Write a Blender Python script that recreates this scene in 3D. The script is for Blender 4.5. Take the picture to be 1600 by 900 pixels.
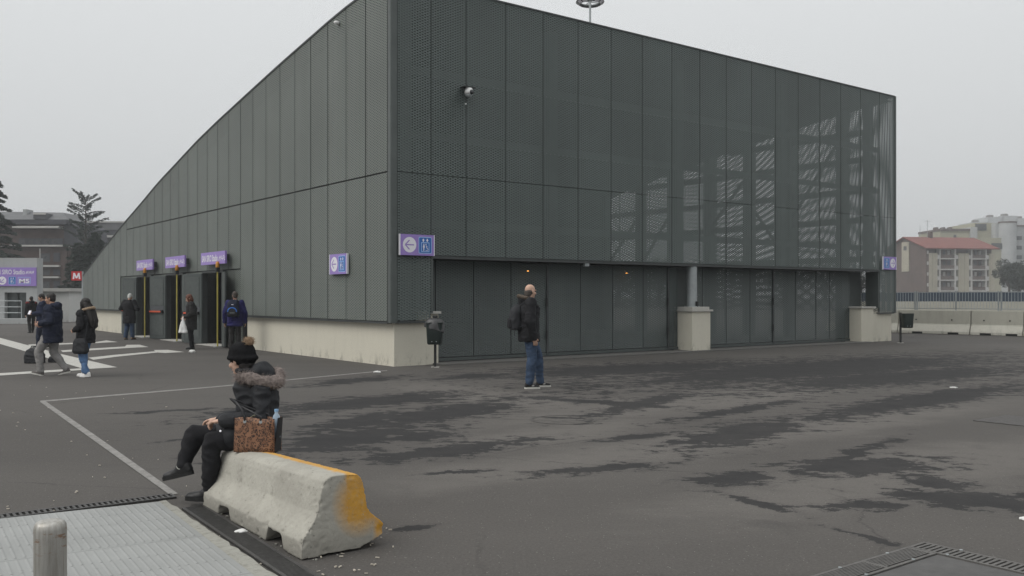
import bpy, bmesh, math, random
import numpy as np
from mathutils import Vector, Matrix, noise

for _o in list(bpy.data.objects):
    bpy.data.objects.remove(_o)
random.seed(7)
SC = bpy.context.scene
COL = SC.collection
R = math.radians

# ------------------------------------------------------------------ camera
FPX = 1430.0          # focal length in pixels of the 1600 px wide photograph
EYE = 1.6
HORIZON = 464.0
cam_d = bpy.data.cameras.new('camera')
cam = bpy.data.objects.new('camera', cam_d)
COL.objects.link(cam)
cam.location = (0, 0, EYE)
cam.rotation_euler = (R(90), 0, 0)
cam_d.sensor_width = 36.0
cam_d.lens = 36.0 * FPX / 1600.0
cam_d.shift_y = (HORIZON - 450.0) / 1600.0
cam_d.clip_start = 0.05
cam_d.clip_end = 3000
SC.camera = cam

# ------------------------------------------------------------------ sky and sun
SUN_DIR = Vector((-0.80, -0.38, 0.0)).normalized()   # towards the sun, on the ground plan
SUN_EL = R(48)
world = bpy.data.worlds.new('World')
SC.world = world
world.use_nodes = True
wn, wl = world.node_tree.nodes, world.node_tree.links
wn.clear()
w_out = wn.new('ShaderNodeOutputWorld')
w_bg = wn.new('ShaderNodeBackground')
w_sky = wn.new('ShaderNodeTexSky')
w_sky.sky_type = 'NISHITA'
w_sky.sun_disc = False
w_sky.sun_elevation = SUN_EL
w_sky.sun_rotation = math.atan2(SUN_DIR.x, SUN_DIR.y)
w_sky.dust_density = 6.0
w_hs = wn.new('ShaderNodeHueSaturation')
w_hs.inputs['Saturation'].default_value = 0.12
w_geo = wn.new('ShaderNodeNewGeometry')
w_sep = wn.new('ShaderNodeSeparateXYZ')
w_ramp = wn.new('ShaderNodeMapRange')          # an overcast sky is brighter overhead
w_ramp.inputs[1].default_value = 0.0
w_ramp.inputs[2].default_value = 1.0
w_ramp.inputs[3].default_value = 6.5
w_ramp.inputs[4].default_value = 12.0
w_neg = wn.new('ShaderNodeMath'); w_neg.operation = 'MULTIPLY'; w_neg.inputs[1].default_value = -1.0
w_col = wn.new('ShaderNodeVectorMath'); w_col.operation = 'SCALE'
w_col.inputs[0].default_value = (0.975, 1.0, 1.012)
w_mix = wn.new('ShaderNodeMix'); w_mix.data_type = 'RGBA'
w_mix.inputs[0].default_value = 0.92
w_bg.inputs['Strength'].default_value = 0.1
wl.new(w_sky.outputs[0], w_hs.inputs['Color'])
wl.new(w_geo.outputs['Incoming'], w_sep.inputs[0])
wl.new(w_sep.outputs['Z'], w_neg.inputs[0])
wl.new(w_neg.outputs[0], w_ramp.inputs[0])
wl.new(w_ramp.outputs[0], w_col.inputs['Scale'])
wl.new(w_hs.outputs[0], w_mix.inputs[6])
wl.new(w_col.outputs[0], w_mix.inputs[7])
wl.new(w_mix.outputs[2], w_bg.inputs['Color'])
wl.new(w_bg.outputs[0], w_out.inputs['Surface'])

sun_d = bpy.data.lights.new('sun', 'SUN')
sun_d.energy = 1.5
sun_d.angle = R(40)
sun_d.color = (1.0, 0.965, 0.91)
sun = bpy.data.objects.new('sun', sun_d)
COL.objects.link(sun)
_sv = Vector((SUN_DIR.x * math.cos(SUN_EL), SUN_DIR.y * math.cos(SUN_EL), math.sin(SUN_EL)))
sun.rotation_euler = _sv.to_track_quat('Z', 'Y').to_euler()
sun.location = (-20, -10, 40)

SC.view_settings.view_transform = 'Standard'
SC.view_settings.look = 'None'
SC.view_settings.gamma = 1.0
SC.view_settings.use_curve_mapping = False
SC.view_settings.exposure = 0.0
SC.render.engine = 'CYCLES'
SC.cycles.max_bounces = 8
SC.cycles.transparent_max_bounces = 16
SC.cycles.volume_bounces = 0
SC.cycles.use_denoising = True

# ------------------------------------------------------------------ measuring helpers
def G(px, py):                       # ground point seen at a pixel of the photograph
    y = FPX * EYE / (py - HORIZON)
    return Vector(((px - 800) / FPX * y, y, 0.0))
def AT(px, py, y):                   # point at depth y
    return Vector(((px - 800) / FPX * y, y, EYE - (py - HORIZON) / FPX * y))
DR = Vector((0.799, 0.601, 0))       # along the front of the station building
DL = Vector((-0.601, 0.799, 0))      # along its left side, away from the camera
DR.normalize(); DL.normalize()
C0 = Vector((-2.750, 20.81, 0))      # its near corner on the ground
UP = Vector((0, 0, 1))
def F(r, l, z):
    return C0 + DR * r + DL * l + UP * z

# ------------------------------------------------------------------ object helpers
def tag(o, label=None, cat=None, group=None, kind=None):
    if label: o['label'] = label
    if cat: o['category'] = cat
    if group: o['group'] = group
    if kind: o['kind'] = kind
    return o
def empty(name, loc, rz=0.0):
    o = bpy.data.objects.new(name, None)
    o.empty_display_size = 0.2
    COL.objects.link(o)
    o.location = loc
    o.rotation_euler = (0, 0, rz)
    return o
def link(name, me, parent=None, local=False):
    """mesh data given in world coordinates; with a parent it is moved into the parent's frame"""
    o = bpy.data.objects.new(name, me)
    COL.objects.link(o)
    if parent is not None:
        o.parent = parent
        if not local:
            o.matrix_parent_inverse = wmat(parent).inverted()
    return o
def wmat(o):
    m = o.matrix_basis.copy()
    p = o
    while p.parent is not None:
        m = p.parent.matrix_basis @ p.matrix_parent_inverse @ m
        p = p.parent
    return m
def copy_tree(o, parent=None):
    c = o.copy()
    COL.objects.link(c)
    c.parent = parent
    for ch in list(o.children):
        copy_tree(ch, c)
    return c

SIDE = bpy.data.scenes.new('workbench')      # small scene in which modifiers are baked, removed at the end
def side_mesh(o):
    vl = SIDE.view_layers[0]; vl.update()
    return bpy.data.meshes.new_from_object(o.evaluated_get(vl.depsgraph))

class MB:
    """collects faces in world coordinates and links them as one mesh"""
    def __init__(s):
        s.v = []; s.f = []; s.m = []; s.uv = {}
    def face(s, pts, mi=0, uv=None):
        i = len(s.v)
        s.v += [tuple(p) for p in pts]
        s.f.append(tuple(range(i, i + len(pts))))
        s.m.append(mi)
        if uv: s.uv[len(s.f) - 1] = uv
        return s
    def obox(s, c, ax, ay, az, mi=0):      # centre and three half-axis vectors
        c, ax, ay, az = Vector(c), Vector(ax), Vector(ay), Vector(az)
        if ax.cross(ay).dot(az) < 0:
            ax = -ax
        i = len(s.v)
        for sz in (-1, 1):
            for sx, sy in ((-1, -1), (1, -1), (1, 1), (-1, 1)):
                s.v.append(tuple(c + ax * sx + ay * sy + az * sz))
        for q in ((0, 3, 2, 1), (4, 5, 6, 7), (0, 1, 5, 4), (1, 2, 6, 5), (2, 3, 7, 6), (3, 0, 4, 7)):
            s.f.append(tuple(i + k for k in q)); s.m.append(mi)
        return s
    def box(s, x0, x1, y0, y1, z0, z1, mi=0):
        return s.obox(((x0 + x1) / 2, (y0 + y1) / 2, (z0 + z1) / 2), ((x1 - x0) / 2, 0, 0), (0, (y1 - y0) / 2, 0), (0, 0, (z1 - z0) / 2), mi)
    def fbox(s, r0, r1, l0, l1, z0, z1, mi=0):     # box in the building's frame
        c = F((r0 + r1) / 2, (l0 + l1) / 2, (z0 + z1) / 2)
        return s.obox(c, DR * (r1 - r0) / 2, DL * (l1 - l0) / 2, UP * (z1 - z0) / 2, mi)
    def bar(s, a, b, w, h=None, mi=0):
        a, b = Vector(a), Vector(b); h = h or w
        d = (b - a); L = d.length; d.normalize()
        u = d.cross(UP)
        if u.length < 1e-3: u = Vector((1, 0, 0))
        u.normalize(); n = u.cross(d)
        return s.obox((a + b) / 2, d * L / 2, u * w / 2, n * h / 2, mi)
    def tube(s, pts, rad, seg=10, mi=0, caps=True):
        pts = [Vector(p) for p in pts]
        rads = rad if isinstance(rad, (list, tuple)) else [rad] * len(pts)
        base = len(s.v); pu = None
        for k, p in enumerate(pts):
            d = (pts[min(k + 1, len(pts) - 1)] - pts[max(k - 1, 0)])
            d.normalize()
            if pu is None:
                u = d.cross(UP)
                if u.length < 1e-3: u = Vector((1, 0, 0))
            else:
                u = pu - d * pu.dot(d)
            u.normalize(); pu = u; w = d.cross(u)
            for j in range(seg):
                a = 2 * math.pi * j / seg
                s.v.append(tuple(p + (u * math.cos(a) + w * math.sin(a)) * rads[k]))
        for k in range(len(pts) - 1):
            for j in range(seg):
                j2 = (j + 1) % seg
                s.f.append((base + k * seg + j, base + (k + 1) * seg + j, base + (k + 1) * seg + j2, base + k * seg + j2)); s.m.append(mi)
        if caps:
            s.f.append(tuple(base + j for j in range(seg))); s.m.append(mi)
            e = base + (len(pts) - 1) * seg
            s.f.append(tuple(e + j for j in reversed(range(seg)))); s.m.append(mi)
        return s
    def prism(s, poly, ext, mi=0):        # planar outline extruded by a vector
        poly = [Vector(p) for p in poly]; ext = Vector(ext)
        n = Vector((0, 0, 0))
        for k in range(len(poly)):
            n += poly[k].cross(poly[(k + 1) % len(poly)])
        if n.dot(ext) < 0: poly = poly[::-1]
        i = len(s.v); m = len(poly)
        s.v += [tuple(p) for p in poly] + [tuple(p + ext) for p in poly]
        s.f.append(tuple(i + k for k in reversed(range(m)))); s.m.append(mi)
        s.f.append(tuple(i + m + k for k in range(m))); s.m.append(mi)
        for k in range(m):
            k2 = (k + 1) % m
            s.f.append((i + k, i + k2, i + m + k2, i + m + k)); s.m.append(mi)
        return s
    def disc(s, c, u, v, ru, rv=None, seg=28, mi=0):
        rv = rv or ru
        return s.face([Vector(c) + Vector(u) * ru * math.cos(2 * math.pi * k / seg) + Vector(v) * rv * math.sin(2 * math.pi * k / seg) for k in range(seg)], mi)
    def mesh(s, name, mats, smooth=False, merge=False):
        me = bpy.data.meshes.new(name)
        me.from_pydata(s.v, [], s.f)
        for m in (mats if isinstance(mats, (list, tuple)) else [mats]):
            me.materials.append(m)
        me.polygons.foreach_set('material_index', s.m)
        if s.uv:
            uvl = me.uv_layers.new(name='UVMap')
            for fi, uv in s.uv.items():
                for k, li in enumerate(me.polygons[fi].loop_indices):
                    uvl.data[li].uv = uv[k]
        if merge:
            bm = bmesh.new(); bm.from_mesh(me)
            bmesh.ops.remove_doubles(bm, verts=bm.verts, dist=1e-4)
            bm.to_mesh(me); bm.free()
        if smooth:
            me.polygons.foreach_set('use_smooth', [True] * len(me.polygons))
        me.update()
        return me
    def build(s, name, mats, parent=None, smooth=False, bevel=0.0, merge=False, local=False):
        me = s.mesh(name, mats, smooth, merge)
        o = link(name, me, parent, local)
        if bevel:
            b = o.modifiers.new('bevel', 'BEVEL'); b.width = bevel; b.segments = 2; b.limit_method = 'ANGLE'
        return o

# ------------------------------------------------------------------ materials
class NT:
    def __init__(s, name):
        s.mat = bpy.data.materials.new(name); s.mat.use_nodes = True
        s.t = s.mat.node_tree; s.n = s.t.nodes; s.l = s.t.links
        s.n.clear()
        s.out = s.n.new('ShaderNodeOutputMaterial')
        s.b = s.n.new('ShaderNodeBsdfPrincipled')
        s.l.new(s.b.outputs[0], s.out.inputs[0])
        s.tc = s.n.new('ShaderNodeTexCoord')
    def put(s, sock, val):
        if isinstance(val, bpy.types.NodeSocket): s.l.new(val, sock)
        else:
            if sock.type == 'RGBA' and not hasattr(val, '__len__'): val = (val, val, val, 1)
            if sock.type == 'RGBA' and len(val) == 3: val = (*val, 1)
            sock.default_value = val
    def noise(s, scale, detail=4, rough=0.6, vec=None, dist=0.0, kind='fac'):
        n = s.n.new('ShaderNodeTexNoise')
        n.inputs['Scale'].default_value = scale; n.inputs['Detail'].default_value = detail
        n.inputs['Roughness'].default_value = rough; n.inputs['Distortion'].default_value = dist
        s.l.new(vec if vec is not None else s.tc.outputs['Object'], n.inputs['Vector'])
        return n.outputs[0] if kind == 'fac' else n.outputs[1]
    def voronoi(s, scale, vec=None, feature='F1', out='Distance', rnd=1.0):
        n = s.n.new('ShaderNodeTexVoronoi'); n.feature = feature
        n.inputs['Scale'].default_value = scale
        n.inputs['Randomness'].default_value = rnd
        s.l.new(vec if vec is not None else s.tc.outputs['Object'], n.inputs['Vector'])
        return n.outputs[out]
    def math(s, op, a, b=None, c=None, clamp=False):
        n = s.n.new('ShaderNodeMath'); n.operation = op; n.use_clamp = clamp
        s.put(n.inputs[0], a)
        if b is not None: s.put(n.inputs[1], b)
        if c is not None: s.put(n.inputs[2], c)
        return n.outputs[0]
    def rng(s, v, a, b, c=0.0, d=1.0, smooth=False):
        n = s.n.new('ShaderNodeMapRange'); n.clamp = True
        if smooth: n.interpolation_type = 'SMOOTHSTEP'
        for k, x in enumerate((v, a, b, c, d)): s.put(n.inputs[k], x)
        return n.outputs[0]
    def mix(s, f, a, b, mode='MIX'):
        n = s.n.new('ShaderNodeMix'); n.data_type = 'RGBA'; n.blend_type = mode
        s.put(n.inputs[0], f); s.put(n.inputs[6], a); s.put(n.inputs[7], b)
        return n.outputs[2]
    def mapping(s, vec, loc=(0, 0, 0), rot=(0, 0, 0), scale=(1, 1, 1), kind='POINT'):
        n = s.n.new('ShaderNodeMapping'); n.vector_type = kind
        s.put(n.inputs['Vector'], vec)
        n.inputs['Location'].default_value = loc; n.inputs['Rotation'].default_value = rot; n.inputs['Scale'].default_value = scale
        return n.outputs[0]
    def length(s, v):
        n = s.n.new('ShaderNodeVectorMath'); n.operation = 'LENGTH'; s.l.new(v, n.inputs[0]); return n.outputs['Value']
    def sep(s, v):
        n = s.n.new('ShaderNodeSeparateXYZ'); s.l.new(v, n.inputs[0]); return n.outputs
    def world(s):
        g = s.n.new('ShaderNodeNewGeometry'); return g.outputs['Position']
    def bump(s, h, strength=0.3, dist=0.01):
        n = s.n.new('ShaderNodeBump'); n.inputs['Strength'].default_value = strength; n.inputs['Distance'].default_value = dist
        s.put(n.inputs['Height'], h); s.l.new(n.outputs[0], s.b.inputs['Normal'])
    def set(s, color=None, rough=None, metal=None, spec=None):
        if color is not None: s.put(s.b.inputs['Base Color'], color)
        if rough is not None: s.put(s.b.inputs['Roughness'], rough)
        if metal is not None: s.put(s.b.inputs['Metallic'], metal)
        if spec is not None: s.put(s.b.inputs['Specular IOR Level'], spec)
        return s

def plain(name, col, rough=0.6, var=0.18, scale=6.0, metal=0.0, bump=0.0, bscale=40.0, spec=0.4):
    m = NT(name)
    n = m.noise(scale, 5, 0.65)
    lo = tuple(c * (1 - var) for c in col); hi = tuple(min(1, c * (1 + var)) for c in col)
    m.set(m.mix(m.rng(n, 0.3, 0.7), lo, hi), m.rng(m.noise(scale * 2.3), 0.2, 0.8, max(0.05, rough - 0.08), min(1, rough + 0.08)), metal, spec)
    if bump: m.bump(m.noise(bscale, 4, 0.6), bump, 0.01)
    return m.mat

M = {}
M['concrete_wall'] = None
def mk_concrete(name, base, stain=0.3, scale=1.0, bump=0.25):
    m = NT(name)
    w = m.world()
    big = m.noise(0.9 * scale, 6, 0.65, w)
    fine = m.noise(14 * scale, 6, 0.7, w)
    streak = m.noise(3.0 * scale, 5, 0.6, m.mapping(w, scale=(3, 3, 0.35)))
    c = m.mix(m.rng(big, 0.3, 0.7), tuple(x * (1 - stain * 0.5) for x in base), base)
    c = m.mix(m.rng(streak, 0.5, 0.78, 0, stain), c, tuple(x * 0.55 for x in base))
    c = m.mix(m.rng(fine, 0.55, 0.8, 0, 0.25), c, tuple(x * 0.7 for x in base))
    pits = m.rng(m.voronoi(26 * scale, w), 0.05, 0.16, 0.0, 1.0)
    c = m.mix(m.math('MULTIPLY', m.math('SUBTRACT', 1.0, pits), m.rng(big, 0.45, 0.6, 0, 0.55)), c, tuple(x * 0.45 for x in base))
    spl = m.math('MULTIPLY', m.rng(m.noise(5.5 * scale, 6, 0.75, m.mapping(w, scale=(1, 1, 0.5))), 0.52, 0.62, 0, 0.5), m.rng(m.sep(w)[2], 0.03, 0.30, 1, 0))
    c = m.mix(spl, c, (0.15, 0.14, 0.12))
    m.set(c, 0.88, 0, 0.25)
    m.bump(m.math('ADD', fine, m.math('MULTIPLY', pits, 0.35)), bump, 0.012)
    return m.mat
M['plinth'] = mk_concrete('plinth_render', (0.60, 0.57, 0.48), 0.14, 0.6, 0.12)
M['cap'] = mk_concrete('cap_stone', (0.44, 0.43, 0.40), 0.2, 1.5, 0.2)
M['far_concrete'] = mk_concrete('roadside_concrete', (0.42, 0.41, 0.355), 0.35, 0.8, 0.2)
M['far_concrete_pale'] = mk_concrete('roadside_concrete_pale', (0.56, 0.545, 0.48), 0.3, 0.8, 0.2)
M['kiosk_concrete'] = mk_concrete('kiosk_concrete', (0.40, 0.41, 0.41), 0.25, 0.5, 0.15)
M['white_wall'] = mk_concrete('white_wall', (0.58, 0.58, 0.56), 0.2, 0.5, 0.1)
M['cladding_solid'] = plain('cladding_solid', (0.062, 0.072, 0.070), 0.5, 0.12, 3, 0.0)
M['post_metal'] = plain('corner_post', (0.085, 0.097, 0.093), 0.45, 0.1, 2, 0.2)
M['steel_dark'] = plain('steel_dark', (0.045, 0.05, 0.05), 0.55, 0.15, 4)
M['steel_frame'] = plain('steel_frame', (0.075, 0.082, 0.088), 0.5, 0.1, 4)
M['steel_grey'] = plain('steel_grey', (0.33, 0.355, 0.36), 0.45, 0.12, 5, 0.3)
M['black'] = plain('black_metal', (0.016, 0.017, 0.017), 0.5, 0.2, 8)
M['roof_inner'] = plain('roof_inner', (0.03, 0.032, 0.034), 0.8, 0.2, 1)
M['yellow_post'] = plain('yellow_post', (0.44, 0.37, 0.08), 0.5, 0.15, 6)
M['amber'] = plain('amber_plastic', (0.50, 0.22, 0.03), 0.3, 0.1, 9)
M['red_bar'] = plain('red_bar', (0.55, 0.10, 0.05), 0.45, 0.12, 9)
M['sign_violet'] = plain('sign_violet', (0.30, 0.205, 0.53), 0.4, 0.05, 2)
M['sign_white'] = plain('sign_white', (0.76, 0.75, 0.80), 0.4, 0.04, 2)
M['sign_blue'] = plain('sign_blue', (0.025, 0.13, 0.42), 0.4, 0.05, 2)
M['sign_sky'] = plain('sign_light_blue', (0.36, 0.54, 0.82), 0.4, 0.05, 2)
M['sign_red'] = plain('sign_red', (0.50, 0.035, 0.04), 0.4, 0.08, 2)
M['bin_green'] = plain('bin_green', (0.014, 0.022, 0.02), 0.4, 0.2, 8)
M['bin_bag'] = plain('bin_bag', (0.055, 0.055, 0.056), 0.35, 0.25, 14, 0, 0.6, 30)
M['white_plastic'] = plain('white_plastic', (0.72, 0.72, 0.71), 0.4, 0.06, 10)
M['glass_dark'] = plain('glass_dark', (0.02, 0.022, 0.025), 0.12, 0.1, 3, 0, 0, 40, 0.6)

def mk_mesh(name, base, half=0.30, L=0.140, S=0.063):
    """expanded metal sheet: rhombic strands with real openings, UV in metres"""
    m = NT(name)
    uv = m.sep(m.tc.outputs['UV'])
    a = m.math('DIVIDE', uv[0], L); b = m.math('DIVIDE', uv[1], S)
    p = m.math('PINGPONG', m.math('ADD', a, b), 0.5)
    q = m.math('PINGPONG', m.math('SUBTRACT', a, b), 0.5)
    d = m.math('MINIMUM', p, q)                       # 0 on a strand's middle, 0.5 in a hole's centre
    hole = m.math('GREATER_THAN', d, half)
    n = m.noise(0.35, 4, 0.6, m.world()); n2 = m.noise(90, 2, 0.5, m.world())
    c = m.mix(m.rng(n, 0.35, 0.65), tuple(x * 0.88 for x in base), tuple(x * 1.1 for x in base))
    drip = m.noise(2.0, 5, 0.7, m.mapping(m.world(), scale=(2, 2, 0.12)))
    c = m.mix(m.rng(drip, 0.52, 0.75, 0, 0.22), c, tuple(x * 1.5 for x in base))
    oi = m.n.new('ShaderNodeObjectInfo')
    c = m.mix(m.math('MULTIPLY', oi.outputs['Random'], 0.28), c, tuple(x * 0.72 for x in base))
    m.set(c, 0.5, 0.0, 0.4)
    # the strands lean outwards like louvres, so they catch the sky
    g = m.n.new('ShaderNodeNewGeometry')
    add = m.n.new('ShaderNodeVectorMath'); add.operation = 'ADD'
    m.l.new(g.outputs['Normal'], add.inputs[0])
    fr = m.math('SUBTRACT', m.math('FRACT', m.math('ADD', a, b)), 0.5)
    comb = m.n.new('ShaderNodeCombineXYZ'); m.put(comb.inputs[2], m.math('MULTIPLY_ADD', fr, 0.8, 0.35))
    m.l.new(comb.outputs[0], add.inputs[1])
    nm = m.n.new('ShaderNodeVectorMath'); nm.operation = 'NORMALIZE'; m.l.new(add.outputs[0], nm.inputs[0])
    m.l.new(nm.outputs[0], m.b.inputs['Normal'])
    tr = m.n.new('ShaderNodeBsdfTransparent'); mx = m.n.new('ShaderNodeMixShader')
    m.l.new(hole, mx.inputs[0]); m.l.new(m.b.outputs[0], mx.inputs[1]); m.l.new(tr.outputs[0], mx.inputs[2])
    m.l.new(mx.outputs[0], m.out.inputs[0])
    return m.mat
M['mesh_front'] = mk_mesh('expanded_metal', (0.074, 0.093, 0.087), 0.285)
M['mesh_side_lit'] = mk_mesh('expanded_metal_side_lit', (0.116, 0.131, 0.117), 0.28)  # same sheet as the front; stronger light from the left put into its colour
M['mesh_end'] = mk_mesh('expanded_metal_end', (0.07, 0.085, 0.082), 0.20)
M['mesh_gate'] = mk_mesh('expanded_metal_gate', (0.060, 0.073, 0.070), 0.34)

# ------------------------------------------------------------------ ground
def mk_asphalt():
    m = NT('asphalt')
    w = m.world()
    warp = m.noise(1.1, 6, 0.72, w, 0.0, 'col')
    ang = math.atan2(DR.y, DR.x)
    spec_ = m.noise(160, 3, 0.7, w)
    agg = m.voronoi(75, w)
    mid = m.noise(6, 5, 0.7, w)
    big = m.noise(0.16, 5, 0.6, w)
    dry = m.mix(m.rng(big, 0.32, 0.68), (0.074, 0.0685, 0.064), (0.100, 0.093, 0.0865))
    dry = m.mix(m.rng(mid, 0.35, 0.75, 0, 0.4), dry, (0.070, 0.066, 0.063))
    dry = m.mix(m.rng(spec_, 0.56, 0.72, 0, 0.6), dry, (0.165, 0.158, 0.148))
    dry = m.mix(m.rng(agg, 0.08, 0.3, 0.45, 0.0), dry, (0.045, 0.044, 0.043))
    # damp stains: (pixel end a, pixel end b, half width in metres)
    P = [((420, 710), (660, 662), .46), ((540, 724), (830, 686), .26), ((400, 646), (740, 612), .55), ((580, 668), (790, 626), .5), ((470, 680), (640, 640), .35),
         ((850, 741), (1040, 722), .15), ((930, 604), (1520, 556), 1.7), ((760, 588), (1180, 566), 1.2), ((1080, 700), (1250, 655), .36),
         ((1230, 660), (1600, 600), .42), ((1105, 757), (1200, 738), .20), ((1240, 736), (1460, 722), .34), ((1380, 770), (1640, 786), .30), ((1400, 745), (1500, 760), .25),
         ((1300, 792), (1410, 787), .11), ((1308, 826), (1396, 850), .035), ((950, 688), (1060, 676), .12), ((835, 652), (930, 655), .06),
         ((690, 592), (800, 583), .40), ((920, 650), (1080, 612), .26), ((1230, 748), (1390, 690), .09), ((480, 602), (620, 588), .34),
         ((330, 652), (440, 630), .26), ((180, 646), (330, 638), .10), ((250, 690), (350, 680), .06), ((820, 620), (1080, 640), .22),
         ((1040, 660), (1240, 625), .16), ((660, 742), (760, 735), .05), ((1130, 770), (1240, 800), .07), ((1150, 612), (1600, 572), .9),
         ((620, 830), (680, 820), .05), ((610, 690), (690, 676), .3)]
    dmin = None
    wv = m.n.new('ShaderNodeVectorMath'); wv.operation = 'MULTIPLY_ADD'
    wc = m.n.new('ShaderNodeVectorMath'); wc.operation = 'SUBTRACT'
    m.l.new(warp, wc.inputs[0]); wc.inputs[1].default_value = (0.5, 0.5, 0.5)
    m.l.new(wc.outputs[0], wv.inputs[0]); wv.inputs[1].default_value = (0.5, 0.5, 0); m.l.new(w, wv.inputs[2])
    for a, b, hw in P:
        A, B = G(*a), G(*b); c = (A + B) / 2; d = B - A
        e = m.mapping(wv.outputs[0], tuple(c), (0, 0, math.atan2(d.y, d.x)), (d.length / 2, hw * 1.2, 50), 'TEXTURE')
        q = m.length(e)
        dmin = q if dmin is None else m.math('MINIMUM', dmin, q)
    rag = m.noise(1.3, 10, 0.72, m.mapping(w, rot=(0, 0, -ang * 0.4), scale=(0.7, 1.35, 1)))
    grow = m.rng(dmin, 0.2, 1.0, 0.25, 1.0)
    fld = m.math('ADD', dmin, m.math('MULTIPLY', m.math('MULTIPLY', m.math('SUBTRACT', rag, 0.5), 3.6), grow))
    rag2 = m.noise(4.6, 7, 0.72, m.mapping(w, loc=(3, 7, 0), scale=(0.8, 1.1, 1)))
    fld = m.math('ADD', fld, m.math('MULTIPLY', m.math('MULTIPLY', m.math('SUBTRACT', rag2, 0.5), 6.0), grow))
    damp = m.rng(fld, 0.93, 1.02, 1.0, 0.0)
    soft = m.rng(fld, 0.9, 1.7, 0.22, 0.0)
    damp = m.math('MAXIMUM', m.math('MULTIPLY', damp, m.rng(m.noise(2.2, 5, 0.7, w), 0.3, 0.7, 0.82, 1.0)), soft)
    spk = m.math('MULTIPLY', m.rng(m.noise(2.4, 10, 0.8, m.mapping(w, scale=(0.5, 1.6, 1))), 0.66, 0.70), 0.6)
    damp = m.math('MAXIMUM', damp, m.math('MULTIPLY', spk, m.rng(dmin, 1.0, 3.0, 1, 0)))
    wet = m.mix(m.rng(spec_, 0.56, 0.74, 0, 0.3), (0.032, 0.032, 0.033), (0.056, 0.056, 0.057))
    # oil-dark traffic film in front of the kerb and round the drain
    # paving lanes laid parallel to the front, a few cracks and old tyre film
    lane = m.noise(1.0, 3, 0.5, m.mapping(w, rot=(0, 0, -ang), scale=(0.03, 0.42, 1)))
    dry = m.mix(m.rng(lane, 0.42, 0.58, 0, 0.3), dry, (0.115, 0.107, 0.099))
    # pale dusty stretches where the rain dried first
    dusty = None
    for a, b, hw in (((560, 770), (1520, 632), .55), ((830, 655), (1330, 600), .8), ((1120, 800), (1640, 690), .7), ((640, 600), (900, 640), .8), ((700, 700), (1000, 660), .5)):
        A, B = G(*a), G(*b); c_ = (A + B) / 2; d_ = B - A
        q = m.length(m.mapping(wv.outputs[0], tuple(c_), (0, 0, math.atan2(d_.y, d_.x)), (d_.length / 2, hw, 50), 'TEXTURE'))
        dusty = q if dusty is None else m.math('MINIMUM', dusty, q)
    dusty = m.rng(m.math('ADD', dusty, m.math('MULTIPLY', m.math('SUBTRACT', rag, 0.5), 2.0)), 0.5, 1.6, 0.7, 0.0, True)
    dry = m.mix(dusty, dry, (0.140, 0.130, 0.120))
    crk = m.voronoi(0.33, wv.outputs[0], 'DISTANCE_TO_EDGE')
    dry = m.mix(m.math('MULTIPLY', m.rng(crk, 0.002, 0.006, 0.45, 0), m.rng(big, 0.5, 0.56)), dry, (0.035, 0.034, 0.033))
    oil = m.rng(m.noise(0.9, 4, 0.6, m.mapping(w, loc=(11, 5, 0))), 0.64, 0.74, 0, 0.5)
    dry = m.mix(oil, dry, (0.055, 0.052, 0.05))
    grit = m.noise(48, 4, 0.8, w)
    dry = m.mix(m.rng(grit, 0.52, 0.70, 0, 0.55), dry, (0.150, 0.143, 0.134))
    dry = m.mix(m.rng(grit, 0.46, 0.32, 0, 0.6), dry, (0.052, 0.050, 0.048))
    chip = m.math('MULTIPLY', m.math('LESS_THAN', m.voronoi(21, w), 0.085), 0.75)
    dry = m.mix(chip, dry, (0.26, 0.25, 0.235))
    c = m.mix(m.math('MULTIPLY', damp, 0.95), dry, wet)
    m.set(c, 0.9, 0, m.rng(damp, 0, 1, 0.16, 0.08))
    m.bump(m.math('ADD', m.math('MULTIPLY', agg, 0.6), m.math('MULTIPLY', spec_, 0.8)), 0.35, 0.006)
    return m.mat
M['asphalt'] = mk_asphalt()
g = MB()
g.face([(-900, -60, 0), (900, -60, 0), (900, 1500, 0), (-900, 1500, 0)])
tag(g.build('ground', M['asphalt']), kind='structure', label='dark patchy asphalt forecourt with damp stains')

def mk_paint():
    m = NT('road_paint')
    w = m.world()
    n = m.noise(9, 8, 0.75, w); f = m.noise(90, 3, 0.7, w)
    c = m.mix(m.rng(n, 0.45, 0.66, 0, 0.55), (0.50, 0.49, 0.455), (0.22, 0.215, 0.20))
    c = m.mix(m.rng(f, 0.5, 0.7, 0, 0.35), c, (0.16, 0.155, 0.15))
    m.set(c, 0.75, 0, 0.3)
    return m.mat
M['paint'] = mk_paint()
def mk_paint_worn():
    m = NT('road_paint_worn')
    w = m.world()
    n = m.noise(7, 9, 0.78, w); f = m.noise(110, 3, 0.7, w)
    c = m.mix(m.rng(n, 0.42, 0.68, 0, 0.8), (0.27, 0.26, 0.245), (0.105, 0.10, 0.096))
    c = m.mix(m.rng(f, 0.48, 0.68, 0, 0.5), c, (0.12, 0.115, 0.11))
    m.set(c, 0.8, 0, 0.3)
    return m.mat
M['paint_worn'] = mk_paint_worn()
def marking(name, pix, label, mat='paint', z=0.004):
    b = MB(); pts = [G(*p) + UP * z for p in pix]
    n = (pts[1] - pts[0]).cross(pts[2] - pts[0])
    if n.z < 0: pts = pts[::-1]
    b.face(pts)
    return tag(b.build(name, M[mat]), label=label, kind='structure')
marking('road_marking', [(63, 626.3), (63, 628.6), (330, 606), (605, 579.6), (605, 578.6), (330, 604.4)], 'thin worn white line running towards the building corner', 'paint_worn')
marking('road_marking', [(62, 628), (71, 627.3), (148, 680), (278, 772), (266, 774.5), (142, 685.5)], 'broad worn white line running to the drain grate', 'paint_worn', 0.005)
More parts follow.
